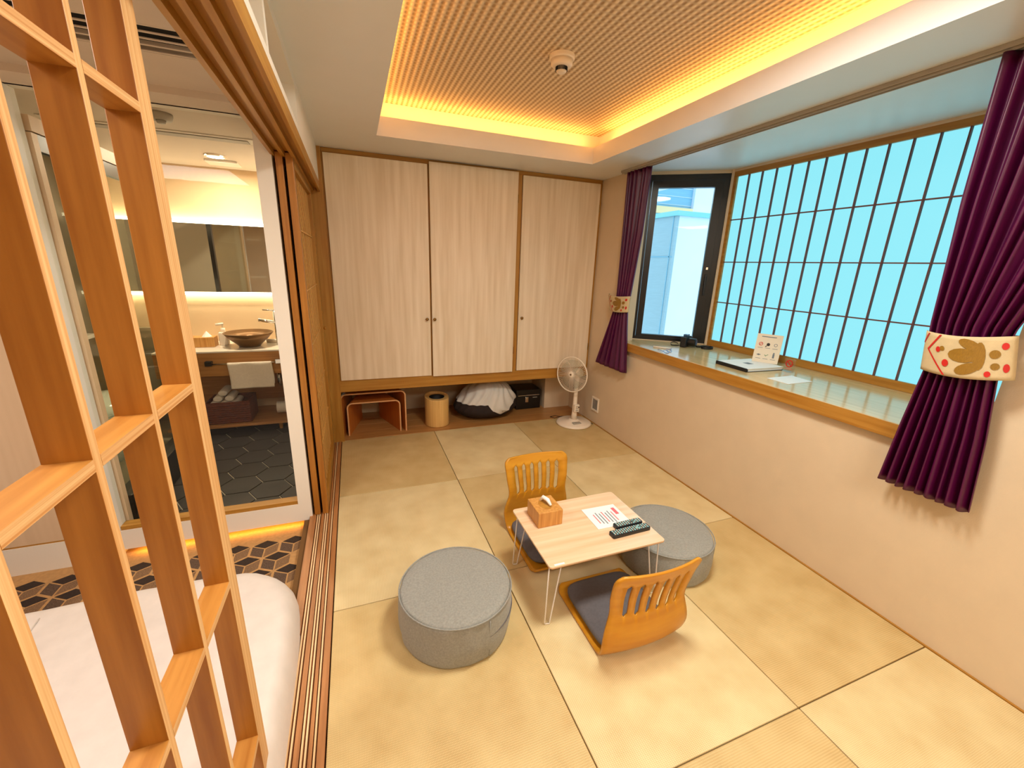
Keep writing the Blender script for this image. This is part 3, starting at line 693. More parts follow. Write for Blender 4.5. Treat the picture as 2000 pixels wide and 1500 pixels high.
# ================================================================== curtains
def lerp(a, b, t): return a+(b-a)*t
def keyed(keys, z):
    if z >= keys[0][0]: return keys[0][1:]
    for (z0, *a), (z1, *b) in zip(keys, keys[1:]):
        if z >= z1:
            t = (z0-z)/(z0-z1); t = t*t*(3-2*t) if False else t
            return [lerp(p, q, t) for p, q in zip(a, b)]
    return keys[-1][1:]
def curtain(name, label, keys, nf, xw, band, ztop, zbot, motif):
    """keys: z, y_left, y_right, fold depth"""
    yc = (keys[0][1]+keys[0][2])/2
    t = thing(name, label, 'curtain', (xw, yc, zbot), 'purple curtains at the bay window')
    def fn(u, v):
        z = lerp(ztop, zbot, v); ya, yb, amp = keyed(keys, z)
        ph = u*nf*2*PI
        u2 = u+.012*math.sin(ph*.5+v*2)*(1-u)*u*4
        x = xw-amp*math.sin(ph)*(1+.25*math.sin(u*7))-.10*amp*math.sin(ph*2.3+v*5)
        x -= .006*math.sin(PI*u)
        y = lerp(ya, yb, u2)
        if v > .995: z += .006*math.sin(ph*1.0+.7)
        return (x, y, z)
    obj('drape', B().grid(fn, nf*14, 60), 'purple', t, smooth=True, solid=.0022)
    z0, z1, ya0, yb0, ya1, yb1, bulge = band
    def bf(u, v):
        z = lerp(z1, z0, v); ya = lerp(ya1, ya0, v); yb = lerp(yb1, yb0, v)
        x = xw-bulge*(math.sin(PI*u)**.45)-.002
        return (x, lerp(ya, yb, u), z+.012*math.sin(PI*u)*-1+.018*u*motif[1])
    tie = obj('tieback', B().grid(bf, 40, 10), 'band', t, smooth=True, solid=.003)
    # motif: red chevron, red berries, gold leaves, laid on the band
    def pt_(u, v, lift=.0035):
        p = Vector(bf(u, v)); return (p.x-lift, p.y, p.z)
    def strip(u0, v0, u1, v1, wd, m, name='stripe'):
        n = 8; b = B()
        dx, dy = u1-u0, v1-v0; ll = math.hypot(dx, dy*.5) or 1
        vs_ = []
        for k in range(n+1):
            a, c_ = lerp(u0, u1, k/n), lerp(v0, v1, k/n)
            vs_.append((b.bm.verts.new(pt_(a-wd, c_)), b.bm.verts.new(pt_(a+wd, c_))))
        for k in range(n): b.bm.faces.new((vs_[k][0], vs_[k][1], vs_[k+1][1], vs_[k+1][0]))
        obj(name, b, m, tie)
    def blob(uc, vc, ru, rv, m, name='motif', rot=0., lift=.004):
        b = B(); c0 = b.bm.verts.new(pt_(uc, vc, lift)); n = 14
        ring = [b.bm.verts.new(pt_(min(.985, max(.015, uc+ru*math.cos(2*PI*k/n)*math.cos(rot)-rv*.5*math.sin(2*PI*k/n)*math.sin(rot))), min(.97, max(.03, vc+ru*2*math.cos(2*PI*k/n)*math.sin(rot)+rv*math.sin(2*PI*k/n)*math.cos(rot))), lift)) for k in range(n)]
        for k in range(n): b.bm.faces.new((c0, ring[k], ring[(k+1) % n]))
        obj(name, b, m, tie)
    strip(.02, .30, .09, .03, .012, 'red'); strip(.11, .42, .26, .02, .014, 'red'); strip(.11, .42, .36, .98, .014, 'red')
    blob(.25, .38, .03, .07, 'red', 'berry'); blob(.36, .68, .04, .09, 'red', 'berry'); blob(.30, .34, .03, .06, 'gold', 'berry')
    blob(.55, .45, .17, .17, 'gold', 'leaf', 0); blob(.60, .18, .12, .11, 'gold', 'leaf', .35); blob(.60, .76, .13, .13, 'gold', 'leaf', -.35); blob(.71, .45, .06, .33, 'gold', 'leaf', 0)
    blob(.93, .22, .03, .08, 'red', 'berry'); blob(.85, .40, .05, .10, 'gold', 'leaf', .5); blob(.80, .86, .03, .07, 'red', 'berry'); blob(.86, .68, .04, .08, 'gold', 'leaf', -.4); blob(.95, .72, .025, .10, 'red', 'berry')
    return t
tL = curtain('curtain', 'purple curtain tied back at the far end of the bay, beside the casement',
        [(2.40, 1.545, 1.245, .018), (1.9, 1.535, 1.275, .018), (1.37, 1.525, 1.345, .016), (1.24, 1.55, 1.36, .016), (1.1, 1.60, 1.345, .020), (.70, 1.765, 1.285, .026)],
        6, 2.462, (1.235, 1.375, 1.615, 1.335, 1.655, 1.325, .045), 2.392, .69, (1, 0))
tR = curtain('curtain', 'purple curtain tied back at the near end of the bay, at the photo edge',
        [(2.40, -.715, -1.22, .018), (1.9, -.725, -1.12, .020), (1.42, -.750, -.990, .020), (1.24, -.775, -.99, .020), (1.0, -.755, -1.02, .024), (.70, -.735, -1.045, .028)],
        9, 2.452, (1.235, 1.395, -.762, -1.035, -.745, -1.005, .055), 2.392, .70, (1, 1))
tag(obj('tieback_hook', B().tube([(2.527, -1.05, 1.44), (2.50, -1.05, 1.44), (2.485, -1.04, 1.43), (2.485, -1.03, 1.46)], .003, 8).lathe([(0, 0), (.012, 0), (.012, .004), (0, .004)], (2.524, -1.05, 1.44), 14, Matrix.Rotation(PI/2, 4, 'Y')), 'brass', smooth=True), 'small metal hook on the wall for the near tieback', 'hook')

# ================================================================== poufs
def pouf(label, cx, cy_, R_, H, seam_a):
    t = thing('floor_pouf', label, 'pouf', (cx, cy_, 0), 'round grey floor poufs')
    def prof(u, v):
        a = 2*PI*u
        pr = [(0, H+.004), (R_*.5, H+.003), (R_*.85, H-.001), (R_*.95, H-.008), (R_*.985, H-.020), (R_*1.0, H*.7), (R_*1.01, H*.4), (R_*.995, .035), (R_*.97, .008), (R_*.9, 0.001), (0, .001)]
        q = v*(len(pr)-1); i = min(int(q), len(pr)-2); tt = q-i
        r = lerp(pr[i][0], pr[i+1][0], tt); z = lerp(pr[i][1], pr[i+1][1], tt)
        w_ = .003*math.sin(a*11+math.sin(a*4)*2)*(1 if .35 < v < .8 else .3) + .004*noise.noise(Vector((r*math.cos(a)*6, r*math.sin(a)*6, z*8+cx)))
        r += w_ if r > .1 else 0
        if v < .45 and r < R_*.93: z += .005*noise.noise(Vector((r*math.cos(a)*7, r*math.sin(a)*7, cx*3)))
        return (cx+r*math.cos(a), cy_+r*math.sin(a), z)
    obj('cover', B().grid(prof, 72, 40, True), 'grey_fabric', t, smooth=True)
    obj('piping', B().tube([(cx+R_*.990*math.cos(2*PI*k/64), cy_+R_*.990*math.sin(2*PI*k/64), H-.012) for k in range(64)], .0035, 6, close=True), 'grey_fabric', t, smooth=True)
    a0 = seam_a
    obj('zip_seam', B().tube([(cx+(R_*1.012)*math.cos(a0+q*.1), cy_+(R_*1.012)*math.sin(a0+q*.1), H*.55) for q in range(14)], .0022, 6), 'cushion', t, smooth=True)
    obj('side_seam', B().tube([(cx+(R_*1.008)*math.cos(a0), cy_+(R_*1.008)*math.sin(a0), z) for z in (.02, .06, .1, .14, H-.02)], .0022, 6), 'grey_fabric', t, smooth=True)
pouf('round grey fabric pouf left of the low table', .54, -.235, .252, .222, -1.22)
pouf('round grey fabric pouf behind the low table, by the window wall', 1.77, -.18, .252, .20, -.75)

# ================================================================== legless chairs
def zaisu(label, loc, rot, grp='legless floor chairs'):
    t = thing('legless_chair', label, 'chair', (0, 0, 0), grp)
    OFF[t.name] = Vector((0, 0, 0))
    # local: seat runs from y=0 (front) to y=.46, back rises; x across
    key = [(0, .030), (.03, .014), (.10, .010), (.34, .010), (.40, .014), (.437, .030), (.458, .060), (.468, .10), (.468, .14), (.462, .19), (.458, .235), (.462, .29), (.475, .36), (.492, .42), (.508, .465)]
    # resample along arc length
    pts = [Vector((a, b)) for a, b in key]
    ds_ = [0]
    for a, b in zip(pts, pts[1:]): ds_.append(ds_[-1]+(b-a).length)
    LT = ds_[-1]
    def prof(s):
        s = max(0, min(LT, s))
        for i in range(len(pts)-1):
            if s <= ds_[i+1]+1e-9:
                q = (s-ds_[i])/(ds_[i+1]-ds_[i])
                p0, p1, p2, p3 = pts[max(i-1, 0)], pts[i], pts[i+1], pts[min(i+2, len(pts)-1)]
                return .5*((2*p1)+(p2-p0)*q+(2*p0-5*p1+4*p2-p3)*q*q+(3*p1-p0-3*p2+p3)*q**3)
        return pts[-1]
    def half(s):
        z = s
        sb = LT-s
        w_ = .205
        if s < .05: w_ -= .03*(1-s/.05)**2
        if sb < .04: w_ -= .028*(1-sb/.04)**2
        # waist and bulge of the back
        w_ += .012*math.exp(-((sb-.36)/.07)**2) - .014*math.exp(-((sb-.22)/.06)**2) + .006*math.exp(-((sb-.04)/.05)**2)
        return w_
    s_lo, s_hi = LT-.245, LT-.055
    e = .016
    S = [0, .01, .02, .035, .05]+[.05+.02*k for k in range(1, int((s_lo-e-.05)/.02))]+[s_lo, s_lo+e]+[lerp(s_lo+e, s_hi-e, k/6) for k in range(1, 6)]+[s_hi-e, s_hi]+[s_hi+.012, LT-.030, LT-.023, LT-.015, LT-.006, LT]
    S = sorted(set(round(q, 5) for q in S))
    sw = .0125
    cs = [-.1375+.055*k for k in range(6)]
    Tn = [-1, -.9]
    for c in cs: Tn += [(c-sw)/.205, c/.205, (c+sw)/.205]
    Tn += [.9, 1]
    b = B(); V = {}
    def vert(i, j):
        if (i, j) not in V:
            s = S[i]; p = prof(s); x = Tn[j]*half(s); curve = .028*(Tn[j]**2)*max(0, min(1, (s-.36)/.12))
            V[(i, j)] = b.bm.verts.new((x, p.x-curve, p.y))
        return V[(i, j)]
    lo, hi = round(s_lo, 5), round(s_hi, 5); lo2, hi2 = round(s_lo+e, 5), round(s_hi-e, 5)
    for i in range(len(S)-1):
        for j in range(len(Tn)-1):
            inslot = j >= 2 and j < 2+18 and (j-2) % 3 < 2
            q = [vert(i, j), vert(i, j+1), vert(i+1, j+1), vert(i+1, j)]
            if inslot and S[i] >= lo-1e-6 and S[i+1] <= hi+1e-6:
                left = (j-2) % 3 == 0
                if S[i+1] <= lo2+1e-6:   # bottom taper
                    b.bm.faces.new((q[0], q[1], q[3]) if left else (q[0], q[1], q[2]))
                elif S[i] >= hi2-1e-6:
                    b.bm.faces.new((q[0], q[3], q[2]) if left else (q[1], q[2], q[3]))
                continue
            b.bm.faces.new(q)
    obj('plywood_shell', b, 'ply', t, smooth=True, solid=.011, bevel=0)
    # cushion
    cw_, cd, ch = .190, .405, .052
    cu = B()
    def cf_(u, v):
        a = 2*PI*u; n = 6.0
        ca, sa2 = math.cos(a), math.sin(a); rad = 1/((abs(ca)**n+abs(sa2)**n)**(1/n))
        ph_ = -PI/2+PI*v; k = math.cos(ph_)**.35 if abs(math.cos(ph_)) > 1e-9 else 0; zz = math.sin(ph_)
        zz = math.copysign(abs(zz)**.8, zz)
        return (ca*rad*cw_*k, .035+cd/2+sa2*rad*cd/2*k, .018+ch/2+zz*ch/2*(1+.12*(1-k))+(.0))
    cu.grid(cf_, 64, 18, True)
    obj('seat_cushion', cu, 'cushion', t, smooth=True)
    t.location = loc; t.rotation_euler = (0, 0, rot)
    return t
zaisu('bent plywood legless chair behind the low table, facing the camera', (1.20, -.085, .0), 0.0)
zaisu('bent plywood legless chair in front of the table, its slotted back to the camera', (1.275, -.205, .0), PI)

# ================================================================== low table
tbx0, tbx1, tby0, tby1 = .918, 1.545, -.412, .063
tt_ = thing('folding_table', 'small low folding table with pale top and white wire legs', 'table', (1.23, -.17, 0))
def rrect(x0, x1, y0, y1, r, n=5):
    out = []
    for cx, cy_, a0 in ((x1-r, y1-r, 0), (x0+r, y1-r, PI/2), (x0+r, y0+r, PI), (x1-r, y0+r, 1.5*PI)):
        out += [(cx+r*math.cos(a0+PI/2*k/n), cy_+r*math.sin(a0+PI/2*k/n)) for k in range(n+1)]
    return out
obj('tabletop', B().prism(rrect(tbx0, tbx1, tby0, tby1, .018), .324, .333), 'table', tt_, bevel=.0012)
obj('edge_band', B().prism(rrect(tbx0+.002, tbx1-.002, tby0+.002, tby1-.002, .017), .321, .324), 'wood_x', tt_)
for sx in (0, 1):
    for sy in (0, 1):
        cx = (tbx0+.045) if not sx else (tbx1-.045); ox = -1 if not sx else 1
        cy_ = (tby0+.035) if not sy else (tby1-.045); oy = -1 if not sy else 1
        fx, fy = cx+ox*.03, cy_+oy*.012
        obj('wire_leg', B().tube([(cx-.045*ox*-1*0-.03, cy_, .321), (fx-.012, fy, .012), (fx-.008, fy+.002, .0035), (fx+.012, fy-.002, .0035), (fx+.014, fy, .012), (cx+.032, cy_, .321)], .0032, 8), 'wire', tt_, smooth=True)
obj('label_plate', bx(.945, .995, -.405, -.395, .333, .3334), 'paper', tt_)
# tissue box on it
tz = .3335
t2 = thing('tissue_box', 'cube-like wooden tissue box on the low table', 'tissue box', (1.05, -.065, tz))
bo = B(); bo.box(.983, 1.118, -.137, .010, tz, tz+.084)
obj('box', bo, 'box', t2, bevel=.003)
obj('slot', B().prism([(1.05+.034*math.cos(2*PI*k/20), -.065+.045*math.sin(2*PI*k/20)) for k in range(20)], tz+.0842, tz+.0848), 'wood_x', t2)
obj('tissue', B().tube([(1.04, -.025, tz+.085), (1.052, -.035, tz+.108), (1.062, -.065, tz+.108), (1.068, -.095, tz+.092)], [.006, .011, .011, .006], 8), 'paper', t2, smooth=True)
# leaflet
lf = thing('printed_leaflet', 'white printed leaflet lying on the low table', 'leaflet', (1.37, -.15, tz))
LA = Matrix.Translation((1.372, -.150, tz)) @ Matrix.Rotation(-.02, 4, 'Z')
def lb(x0, x1, y0, y1, z0, z1):
    b = bx(x0, x1, y0, y1, z0, z1); bmesh.ops.transform(b.bm, matrix=LA, verts=b.bm.verts); return b
obj('sheet', lb(-.10, .10, -.09, .09, .0005, .003), 'paper', lf)
for k in range(7): obj('printed_line', lb(-.065+.018*k, -.059+.018*k, -.05-.012*(k % 3)*.5, .03+.012*(k % 2), .003, .0033), 'pink' if k % 3 == 0 else 'ink', lf)
obj('printed_mark', lb(.062, .082, .0, .06, .003, .0033), 'pink', lf)
# remotes
def remote(name_lbl, cx, cy_, lx, ly, rot, rows, cols, z=tz, grp=None):
    t = thing('remote_control', name_lbl, 'remote control', (cx, cy_, z))
    Mx = Matrix.Translation((cx, cy_, z)) @ Matrix.Rotation(rot, 4, 'Z')
    b = B().prism(rrect(-lx/2, lx/2, -ly/2, ly/2, .008), .0005, .018); bmesh.ops.transform(b.bm, matrix=Mx, verts=b.bm.verts)
    obj('case', b, 'darkplastic', t, bevel=.002)
    src = None
    for i in range(cols):
        for j in range(rows):
            x = -lx/2+.014+i*(lx-.028)/(cols-1); y = -ly/2+.009+j*(ly-.018)/(rows-1)
            if (i, j) in ((cols-5, 1),): continue
            bq = B().box(x-.0036, x+.0036, y-.0034, y+.0034, .018, .0205); bmesh.ops.transform(bq.bm, matrix=Mx, verts=bq.bm.verts)
            obj('button', bq, 'keys' if (i+j) % 2 else 'vent', t)
    bq = B().lathe([(.006, .018), (.012, .018), (.012, .0205), (.006, .0205), (.006, .018)], (0, 0, 0), 20)
    bmesh.ops.transform(bq.bm, matrix=Mx @ Matrix.Translation((lx*.22, 0, 0)), verts=bq.bm.verts); obj('dial', bq, 'keys', t)
remote('dark television remote with many keys, nearest the table edge', 1.412, -.303, .225, .044, .03, 4, 16)
remote('second dark remote control lying behind the longer one', 1.435, -.252, .16, .040, .02, 4, 11)

# ================================================================== floor fan
FXc, FYc = 2.30, 1.86
fn_ = thing('floor_fan', 'white round floor fan in the corner by the wall vent', 'fan', (FXc, FYc, 0))
obj('base', B().lathe([(0, .001), (.178, .001), (.185, .008), (.183, .020), (.165, .030), (.06, .040), (.045, .055), (0, .055)], (FXc, FYc, 0), 56), 'plastic', fn_, smooth=True)
obj('pedal_panel', bx(FXc-.06, FXc+.03, FYc-.115, FYc-.065, .033, .046), 'vent', fn_, bevel=.004)
obj('column', B().tube([(FXc, FYc, .05), (FXc, FYc, .13), (FXc, FYc, .28), (FXc, FYc, .43)], [.034, .026, .022, .019], 20), 'plastic', fn_, smooth=True)
cbx = obj('control_box', bx(FXc-.028, FXc+.028, FYc-.050, FYc-.015, .145, .225), 'plastic', fn_, bevel=.006)
for k in range(3): obj('button', bx(FXc-.015, FXc+.015, FYc-.053, FYc-.050, .160+.02*k, .168+.02*k), 'vent', cbx)
obj('dial', B().lathe([(0, 0), (.006, 0), (.006, .004), (0, .004)], (FXc+.015, FYc-.055, .20), 12, Matrix.Rotation(PI/2, 4, 'X')), 'slot', cbx)
ang = math.radians(208); nf_ = Vector((math.cos(ang), math.sin(ang), .06)).normalized()
hc_ = Vector((2.262, 1.855, .55)); q_ = nf_.to_track_quat('Z', 'Y').to_matrix().to_4x4()
def FM(off): return Matrix.Translation(hc_+nf_*off) @ q_
RF = .178
def ring(off, r, tr, n=48):
    mm = FM(off); return [mm @ Vector((r*math.cos(2*PI*k/n), r*math.sin(2*PI*k/n), 0)) for k in range(n)]
obj('guard_ring', B().tube(ring(.045, RF, 0), .0065, 8, close=True), 'plastic', fn_, smooth=True)
gw = B()
for k in range(56):
    a = 2*PI*k/56; mf = FM(0)
    gw.tube([mf @ Vector((r*math.cos(a+tw_), r*math.sin(a+tw_), z)) for r, z, tw_ in ((.030, .062, 0), (.09, .061, .08), (.15, .055, .15), (RF, .047, .2))], .0014, 4, cap=False)
obj('front_guard', gw, 'plastic', fn_, smooth=True)
gr = B()
for k in range(56):
    a = 2*PI*k/56; mf = FM(0)
    gr.tube([mf @ Vector((r*math.cos(a), r*math.sin(a), z)) for r, z in ((.045, -.030), (.11, -.030), (.155, -.010), (RF, .043))], .0014, 4, cap=False)
obj('rear_guard', gr, 'plastic', fn_, smooth=True)
obj('guard_badge', B().lathe([(0, .068), (.024, .068), (.033, .064), (.033, .058), (0, .058)], (0, 0, 0), 28, FM(0)), 'plastic', fn_, smooth=True)
obj('badge_dot', B().lathe([(0, .070), (.010, .070), (.010, .0681), (0, .0681)], (0, 0, 0), 16, FM(0)), 'bowl', fn_)
M['blade'] = glass('fan_blade_plastic', (.90, .92, .89), .25)
for k in range(5):
    a0 = 2*PI*k/5; mf = FM(0); 
    def bl(u, v):
        r = lerp(.03, .150, v); wd = lerp(.25, .52, v**.6); a = a0+(u-.5)*2*wd+v*.3
        return mf @ Vector((r*math.cos(a), r*math.sin(a), .025+.022*(u-.5)*2*(1-.3*v)))
    obj('blade', B().grid(bl, 8, 8), 'blade', fn_, smooth=True, solid=.0015)
obj('hub', B().lathe([(0, .052), (.018, .050), (.030, .040), (.032, .01), (0, .01)], (0, 0, 0), 24, FM(0)), 'plastic', fn_, smooth=True)
obj('motor_housing', B().lathe([(0, -.125), (.03, -.122), (.048, -.10), (.055, -.06), (.052, -.032), (0, -.030)], (0, 0, 0), 28, FM(0)), 'plastic', fn_, smooth=True)
obj('neck', B().tube([hc_+nf_*-.07+Vector((0, 0, -.03)), (FXc, FYc, .43)], .022, 14), 'plastic', fn_, smooth=True)
tag(obj('power_cord', B().tube([(FXc-.02, FYc+.185, .006), (FXc-.09, FYc+.26, .006), (FXc-.16, FYc+.24, .006), (FXc-.13, FYc+.19, .006), (FXc-.03, FYc+.22, .006), (FXc+.10, FYc+.2, .006), (FXc+.17, FYc+.1, .006), (FXc+.19, FYc-.08, .006)], .003, 8), 'rubber', smooth=True), 'thin dark power cord on the mat behind the fan', 'cord')
# wall vent
wv_ = thing('wall_vent', 'small square wall vent with dark grille near the fan', 'vent', (2.527, 1.83, .16))
obj('frame', B().box(2.515, 2.5265, 1.755, 1.772, .135, .285).box(2.515, 2.5265, 1.868, 1.885, .135, .285).box(2.515, 2.5265, 1.772, 1.868, .135, .155).box(2.515, 2.5265, 1.772, 1.868, .265, .285), 'plastic', wv_, bevel=.002)
obj('grille', bx(2.522, 2.5265, 1.772, 1.868, .155, .265), 'slot', wv_)
gb = B()
for k in range(6): gb.box(2.518, 2.522, 1.774+.0165*k, 1.778+.0165*k, .155, .265)
for k in range(7): gb.box(2.518, 2.522, 1.772, 1.868, .162+.0155*k, .1645+.0155*k)
obj('grille_bar', gb, 'vent', wv_, kind='stuff')

# ================================================================== under the closet
def arch(name_lbl, x0, x1, y0, y1, H, bx0, bx1, r=.05, th=.012):
    t = thing('bent_bench', name_lbl, 'bench', ((x0+x1)/2, (y0+y1)/2, .002), 'nesting bent plywood benches')
    z0 = .0018
    def path(x0, x1, H, r):
        out = [(x0, z0)]
        out += [(x0+r-r*math.cos(PI/2*k/6), H-r+r*math.sin(PI/2*k/6)) for k in range(7)]
        out += [(x1-r+r*math.sin(PI/2*k/6), H-r+r*math.cos(PI/2*k/6)) for k in range(7)]
        out += [(x1, z0)]; return out
    A = path(x0, x1, H, r); D = path(x0+th, x1-th, H-th, r-th)
    b = B(); n = len(A)
    def tap(x, y): return x if y == y0 else bx0+(x-x0)/(x1-x0)*(bx1-bx0)
    va = [[b.bm.verts.new((tap(x, y), y, z)) for x, z in P_] for P_ in (A, D) for y in (y0, y1)]
    oa, ob, ia, ib = va
    for k in range(n-1):
        for q, mi in (((oa[k], oa[k+1], ob[k+1], ob[k]), 0), ((ia[k], ib[k], ib[k+1], ia[k+1]), 0), ((oa[k], ia[k], ia[k+1], oa[k+1]), 1), ((ob[k], ob[k+1], ib[k+1], ib[k]), 1)):
            b.bm.faces.new(q).material_index = mi
    for k in (0, n-1): b.bm.faces.new((oa[k], ob[k], ib[k], ia[k]))
    obj('bent_shell', b, ['ply_red', 'ply_edge'], t, smooth=False)
arch('larger bent plywood bench arching over the smaller one', .012, .598, 2.14, 2.60, .418, .10, .46)
arch('smaller bent plywood bench nested under the larger one', .062, .546, 2.15, 2.62, .325, .19, .37)
bn = thing('waste_bin', 'round pale veneer waste bin under the closet', 'bin', (.915, 2.24, .002))
cxb, cyb = .915, 2.245
def binf(u, v):
    a = 2*PI*u; z = .002+.30*v; 
    if v > .99: z += .018*math.cos(a-1.9)
    return (cxb+.118*math.cos(a), cyb+.118*math.sin(a), z)
obj('shell', B().grid(binf, 56, 30, True), 'bin', bn, smooth=True, solid=.004)
obj('inner_lid', B().lathe([(.075, .292), (.114, .292), (.114, .286), (.075, .286), (.075, .292)], (cxb, cyb, 0), 40), 'bin', bn, smooth=False)
obj('liner', B().lathe([(0, .06), (.06, .06), (.072, .285), (.077, .296), (.07, .285), (.058, .065), (0, .065)], (cxb, cyb, 0), 40), 'rubber', bn, smooth=True)
obj('bottom_disc', B().lathe([(0, .003), (.112, .003), (.112, .010), (0, .010)], (cxb, cyb, 0), 40), 'bin', bn)
# bean bag with a light cover
bgx, bgy = 1.47, 2.36
bg_ = thing('bean_bag', 'dark bean bag with a crumpled grey white cover under the closet', 'bean bag', (bgx, bgy, .002))
def bag(u, v, lift=0.):
    a = 2*PI*u; ph = PI*v
    rx, ry = .345, .255
    up = .5-.5*math.cos(ph)  # 0 top 1 bottom
    k = math.sin(ph)**.85 if math.sin(ph) > 0 else 0
    zc = .13
    z = zc+math.cos(ph)*(.285 if ph < PI/2 else .128)
    lean = .02*math.cos(ph)
    sag = 1-.32*max(0, math.cos(ph))**1.2*(1 if math.cos(a) < 0 else .45)
    wr_ = .010*math.sin(a*17+4*math.sin(a*2+ph*3))*k*(1 if ph < PI*.55 else .25)+.012*noise.noise(Vector((math.cos(a)*2.2, math.sin(a)*2.2, ph*1.5)))
    x = bgx+(rx*sag*k+wr_+lift)*math.cos(a)+lean; y = bgy+(ry*k+wr_+lift)*math.sin(a)
    return (x, y, max(.003, z+lift))
obj('dark_bag', B().grid(bag, 72, 36, True), 'bag_dark', bg_, smooth=True)
cv = B(); nu, nv = 120, 40
def lim(u):
    a = (2*PI*u) % (2*PI)
    dd = abs((a-5.05+PI) % (2*PI)-PI)
    return .43+.22*max(0, 1-dd/.5)
def cvf(u, v): return bag(u, v*lim(u), .006)
obj('cover', cv.grid(cvf, nu, nv, True), 'bag', bg_, smooth=True)
# safe
sf = thing('safe_box', 'small black safe with a silver latch under the closet', 'safe', (2.01, 2.54, .002))
obj('case', bx(1.855, 2.16, 2.42, 2.68, .002, .235), 'black', sf, bevel=.008)
obj('lid_line', bx(1.875, 2.14, 2.415, 2.42, .165, .172), 'chrome', sf)
obj('latch', bx(1.965, 2.005, 2.410, 2.42, .085, .150), 'chrome', sf, bevel=.006)
obj('badge', bx(2.06, 2.115, 2.416, 2.42, .135, .142), 'vent', sf)

# ================================================================== things on the sill
SZ = .9575
# compact camera with strap
cm = thing('camera', 'small black camera on the sill beside its strap', 'camera', (2.93, 1.10, SZ))
CMX = Matrix.Translation((2.93, 1.10, SZ)) @ Matrix.Rotation(.5, 4, 'Z') @ Matrix.Scale(1.3, 4)
def cbx_(*a):
    b = bx(*a); bmesh.ops.transform(b.bm, matrix=CMX, verts=b.bm.verts); return b
obj('body', cbx_(-.055, .055, -.02, .02, .0005, .07), 'rubber', cm, bevel=.008)
obj('lens_barrel', B().lathe([(0, 0), (.028, 0), (.028, .045), (.022, .05), (0, .05)], (0, 0, 0), 28, CMX @ Matrix.Translation((0, -.02, .035)) @ Matrix.Rotation(PI/2, 4, 'X')), 'black', cm, smooth=False)
obj('lens_glass', B().lathe([(0, .051), (.018, .051), (.018, .0505), (0, .0505)], (0, 0, 0), 20, CMX @ Matrix.Translation((0, -.02, .035)) @ Matrix.Rotation(PI/2, 4, 'X')), 'lens', cm)
obj('viewfinder_hump', cbx_(-.018, .018, -.016, .016, .07, .085), 'lens', cm, bevel=.005)
obj('shutter_button', B().tube([CMX @ Vector((.038, 0, .07)), CMX @ Vector((.038, 0, .076))], .006, 12), 'chrome', cm)
stp = B()
def ribbon(b, pts, w2):
    pv = None
    for p in pts:
        cur = (b.bm.verts.new((p[0], p[1], p[2])), b.bm.verts.new((p[0], p[1], p[2]+w2)))
        if pv: b.bm.faces.new((pv[0], cur[0], cur[1], pv[1]))
        pv = cur
ribbon(stp, [(2.972+.004*q, 1.11-.010*q, SZ+.06-.0085*q if q < 7 else SZ+.001) for q in range(8)]+[(3.05+.055*math.cos(a), .975+.05*math.sin(a), SZ+.001) for a in [2.2-.42*k for k in range(14)]], .018)
obj('neck_strap', stp, 'strap', cm, smooth=True, solid=.002)
st2 = B(); ribbon(st2, [(2.88+.045*math.cos(a), 1.17+.03*math.sin(a), SZ+.001+.02*max(0, math.sin(a))) for a in [.4+.35*k for k in range(15)]], .008)
obj('neck_strap', st2, 'strap', cm, smooth=True, solid=.002)
# glasses
gl = thing('eyeglasses', 'thin blue eyeglasses lying on the sill edge', 'eyeglasses', (2.57, .93, SZ))
for cx, cy_ in ((2.545, .895), (2.60, .925)):
    obj('rim', B().tube([(cx+.024*math.cos(2*PI*k/24), cy_+.020*math.sin(2*PI*k/24), SZ+.010+.008*math.sin(2*PI*k/24)) for k in range(24)], .0016, 6, close=True), 'blue', gl, smooth=True)
obj('bridge', B().tube([(2.566, .905, SZ+.012), (2.580, .914, SZ+.012)], .0016, 6), 'blue', gl, smooth=True)
obj('temple', B().tube([(2.522, .882, SZ+.008), (2.56, .99, SZ+.006), (2.575, 1.03, SZ+.002)], .0018, 6), 'blue', gl, smooth=True)
obj('temple', B().tube([(2.624, .935, SZ+.008), (2.67, .99, SZ+.006), (2.71, 1.02, SZ+.002)], .0018, 6), 'blue', gl, smooth=True)
tag(obj('white_stick', B().tube([(2.60, 1.12, SZ+.0065), (2.70, 1.02, SZ+.0065)], .006, 10), 'plastic', smooth=True), 'slim white stick lying on the sill by the camera', 'stick')
# binder
bi = thing('guest_binder', 'pale closed binder with a dark spine on the sill', 'binder', (2.81, .34, SZ))
BM = Matrix.Translation((2.815, .345, SZ)) @ Matrix.Rotation(-.03, 4, 'Z')
def bb_(*a):
    b = bx(*a); bmesh.ops.transform(b.bm, matrix=BM, verts=b.bm.verts); return b
obj('lower_cover', bb_(-.165, .165, -.135, .135, .0003, .003), 'rubber', bi); obj('upper_cover', bb_(-.165, .165, -.135, .135, .021, .0235), 'paper', bi)
obj('page_block', bb_(-.155, .16, -.13, .13, .003, .021), 'paper', bi); obj('spine', bb_(-.170, -.156, -.135, .135, .0003, .0235), 'rubber', bi, bevel=.002)
obj('printed_mark', bb_(-.03, .02, -.02, .03, .0235, .0238), 'ink', bi)
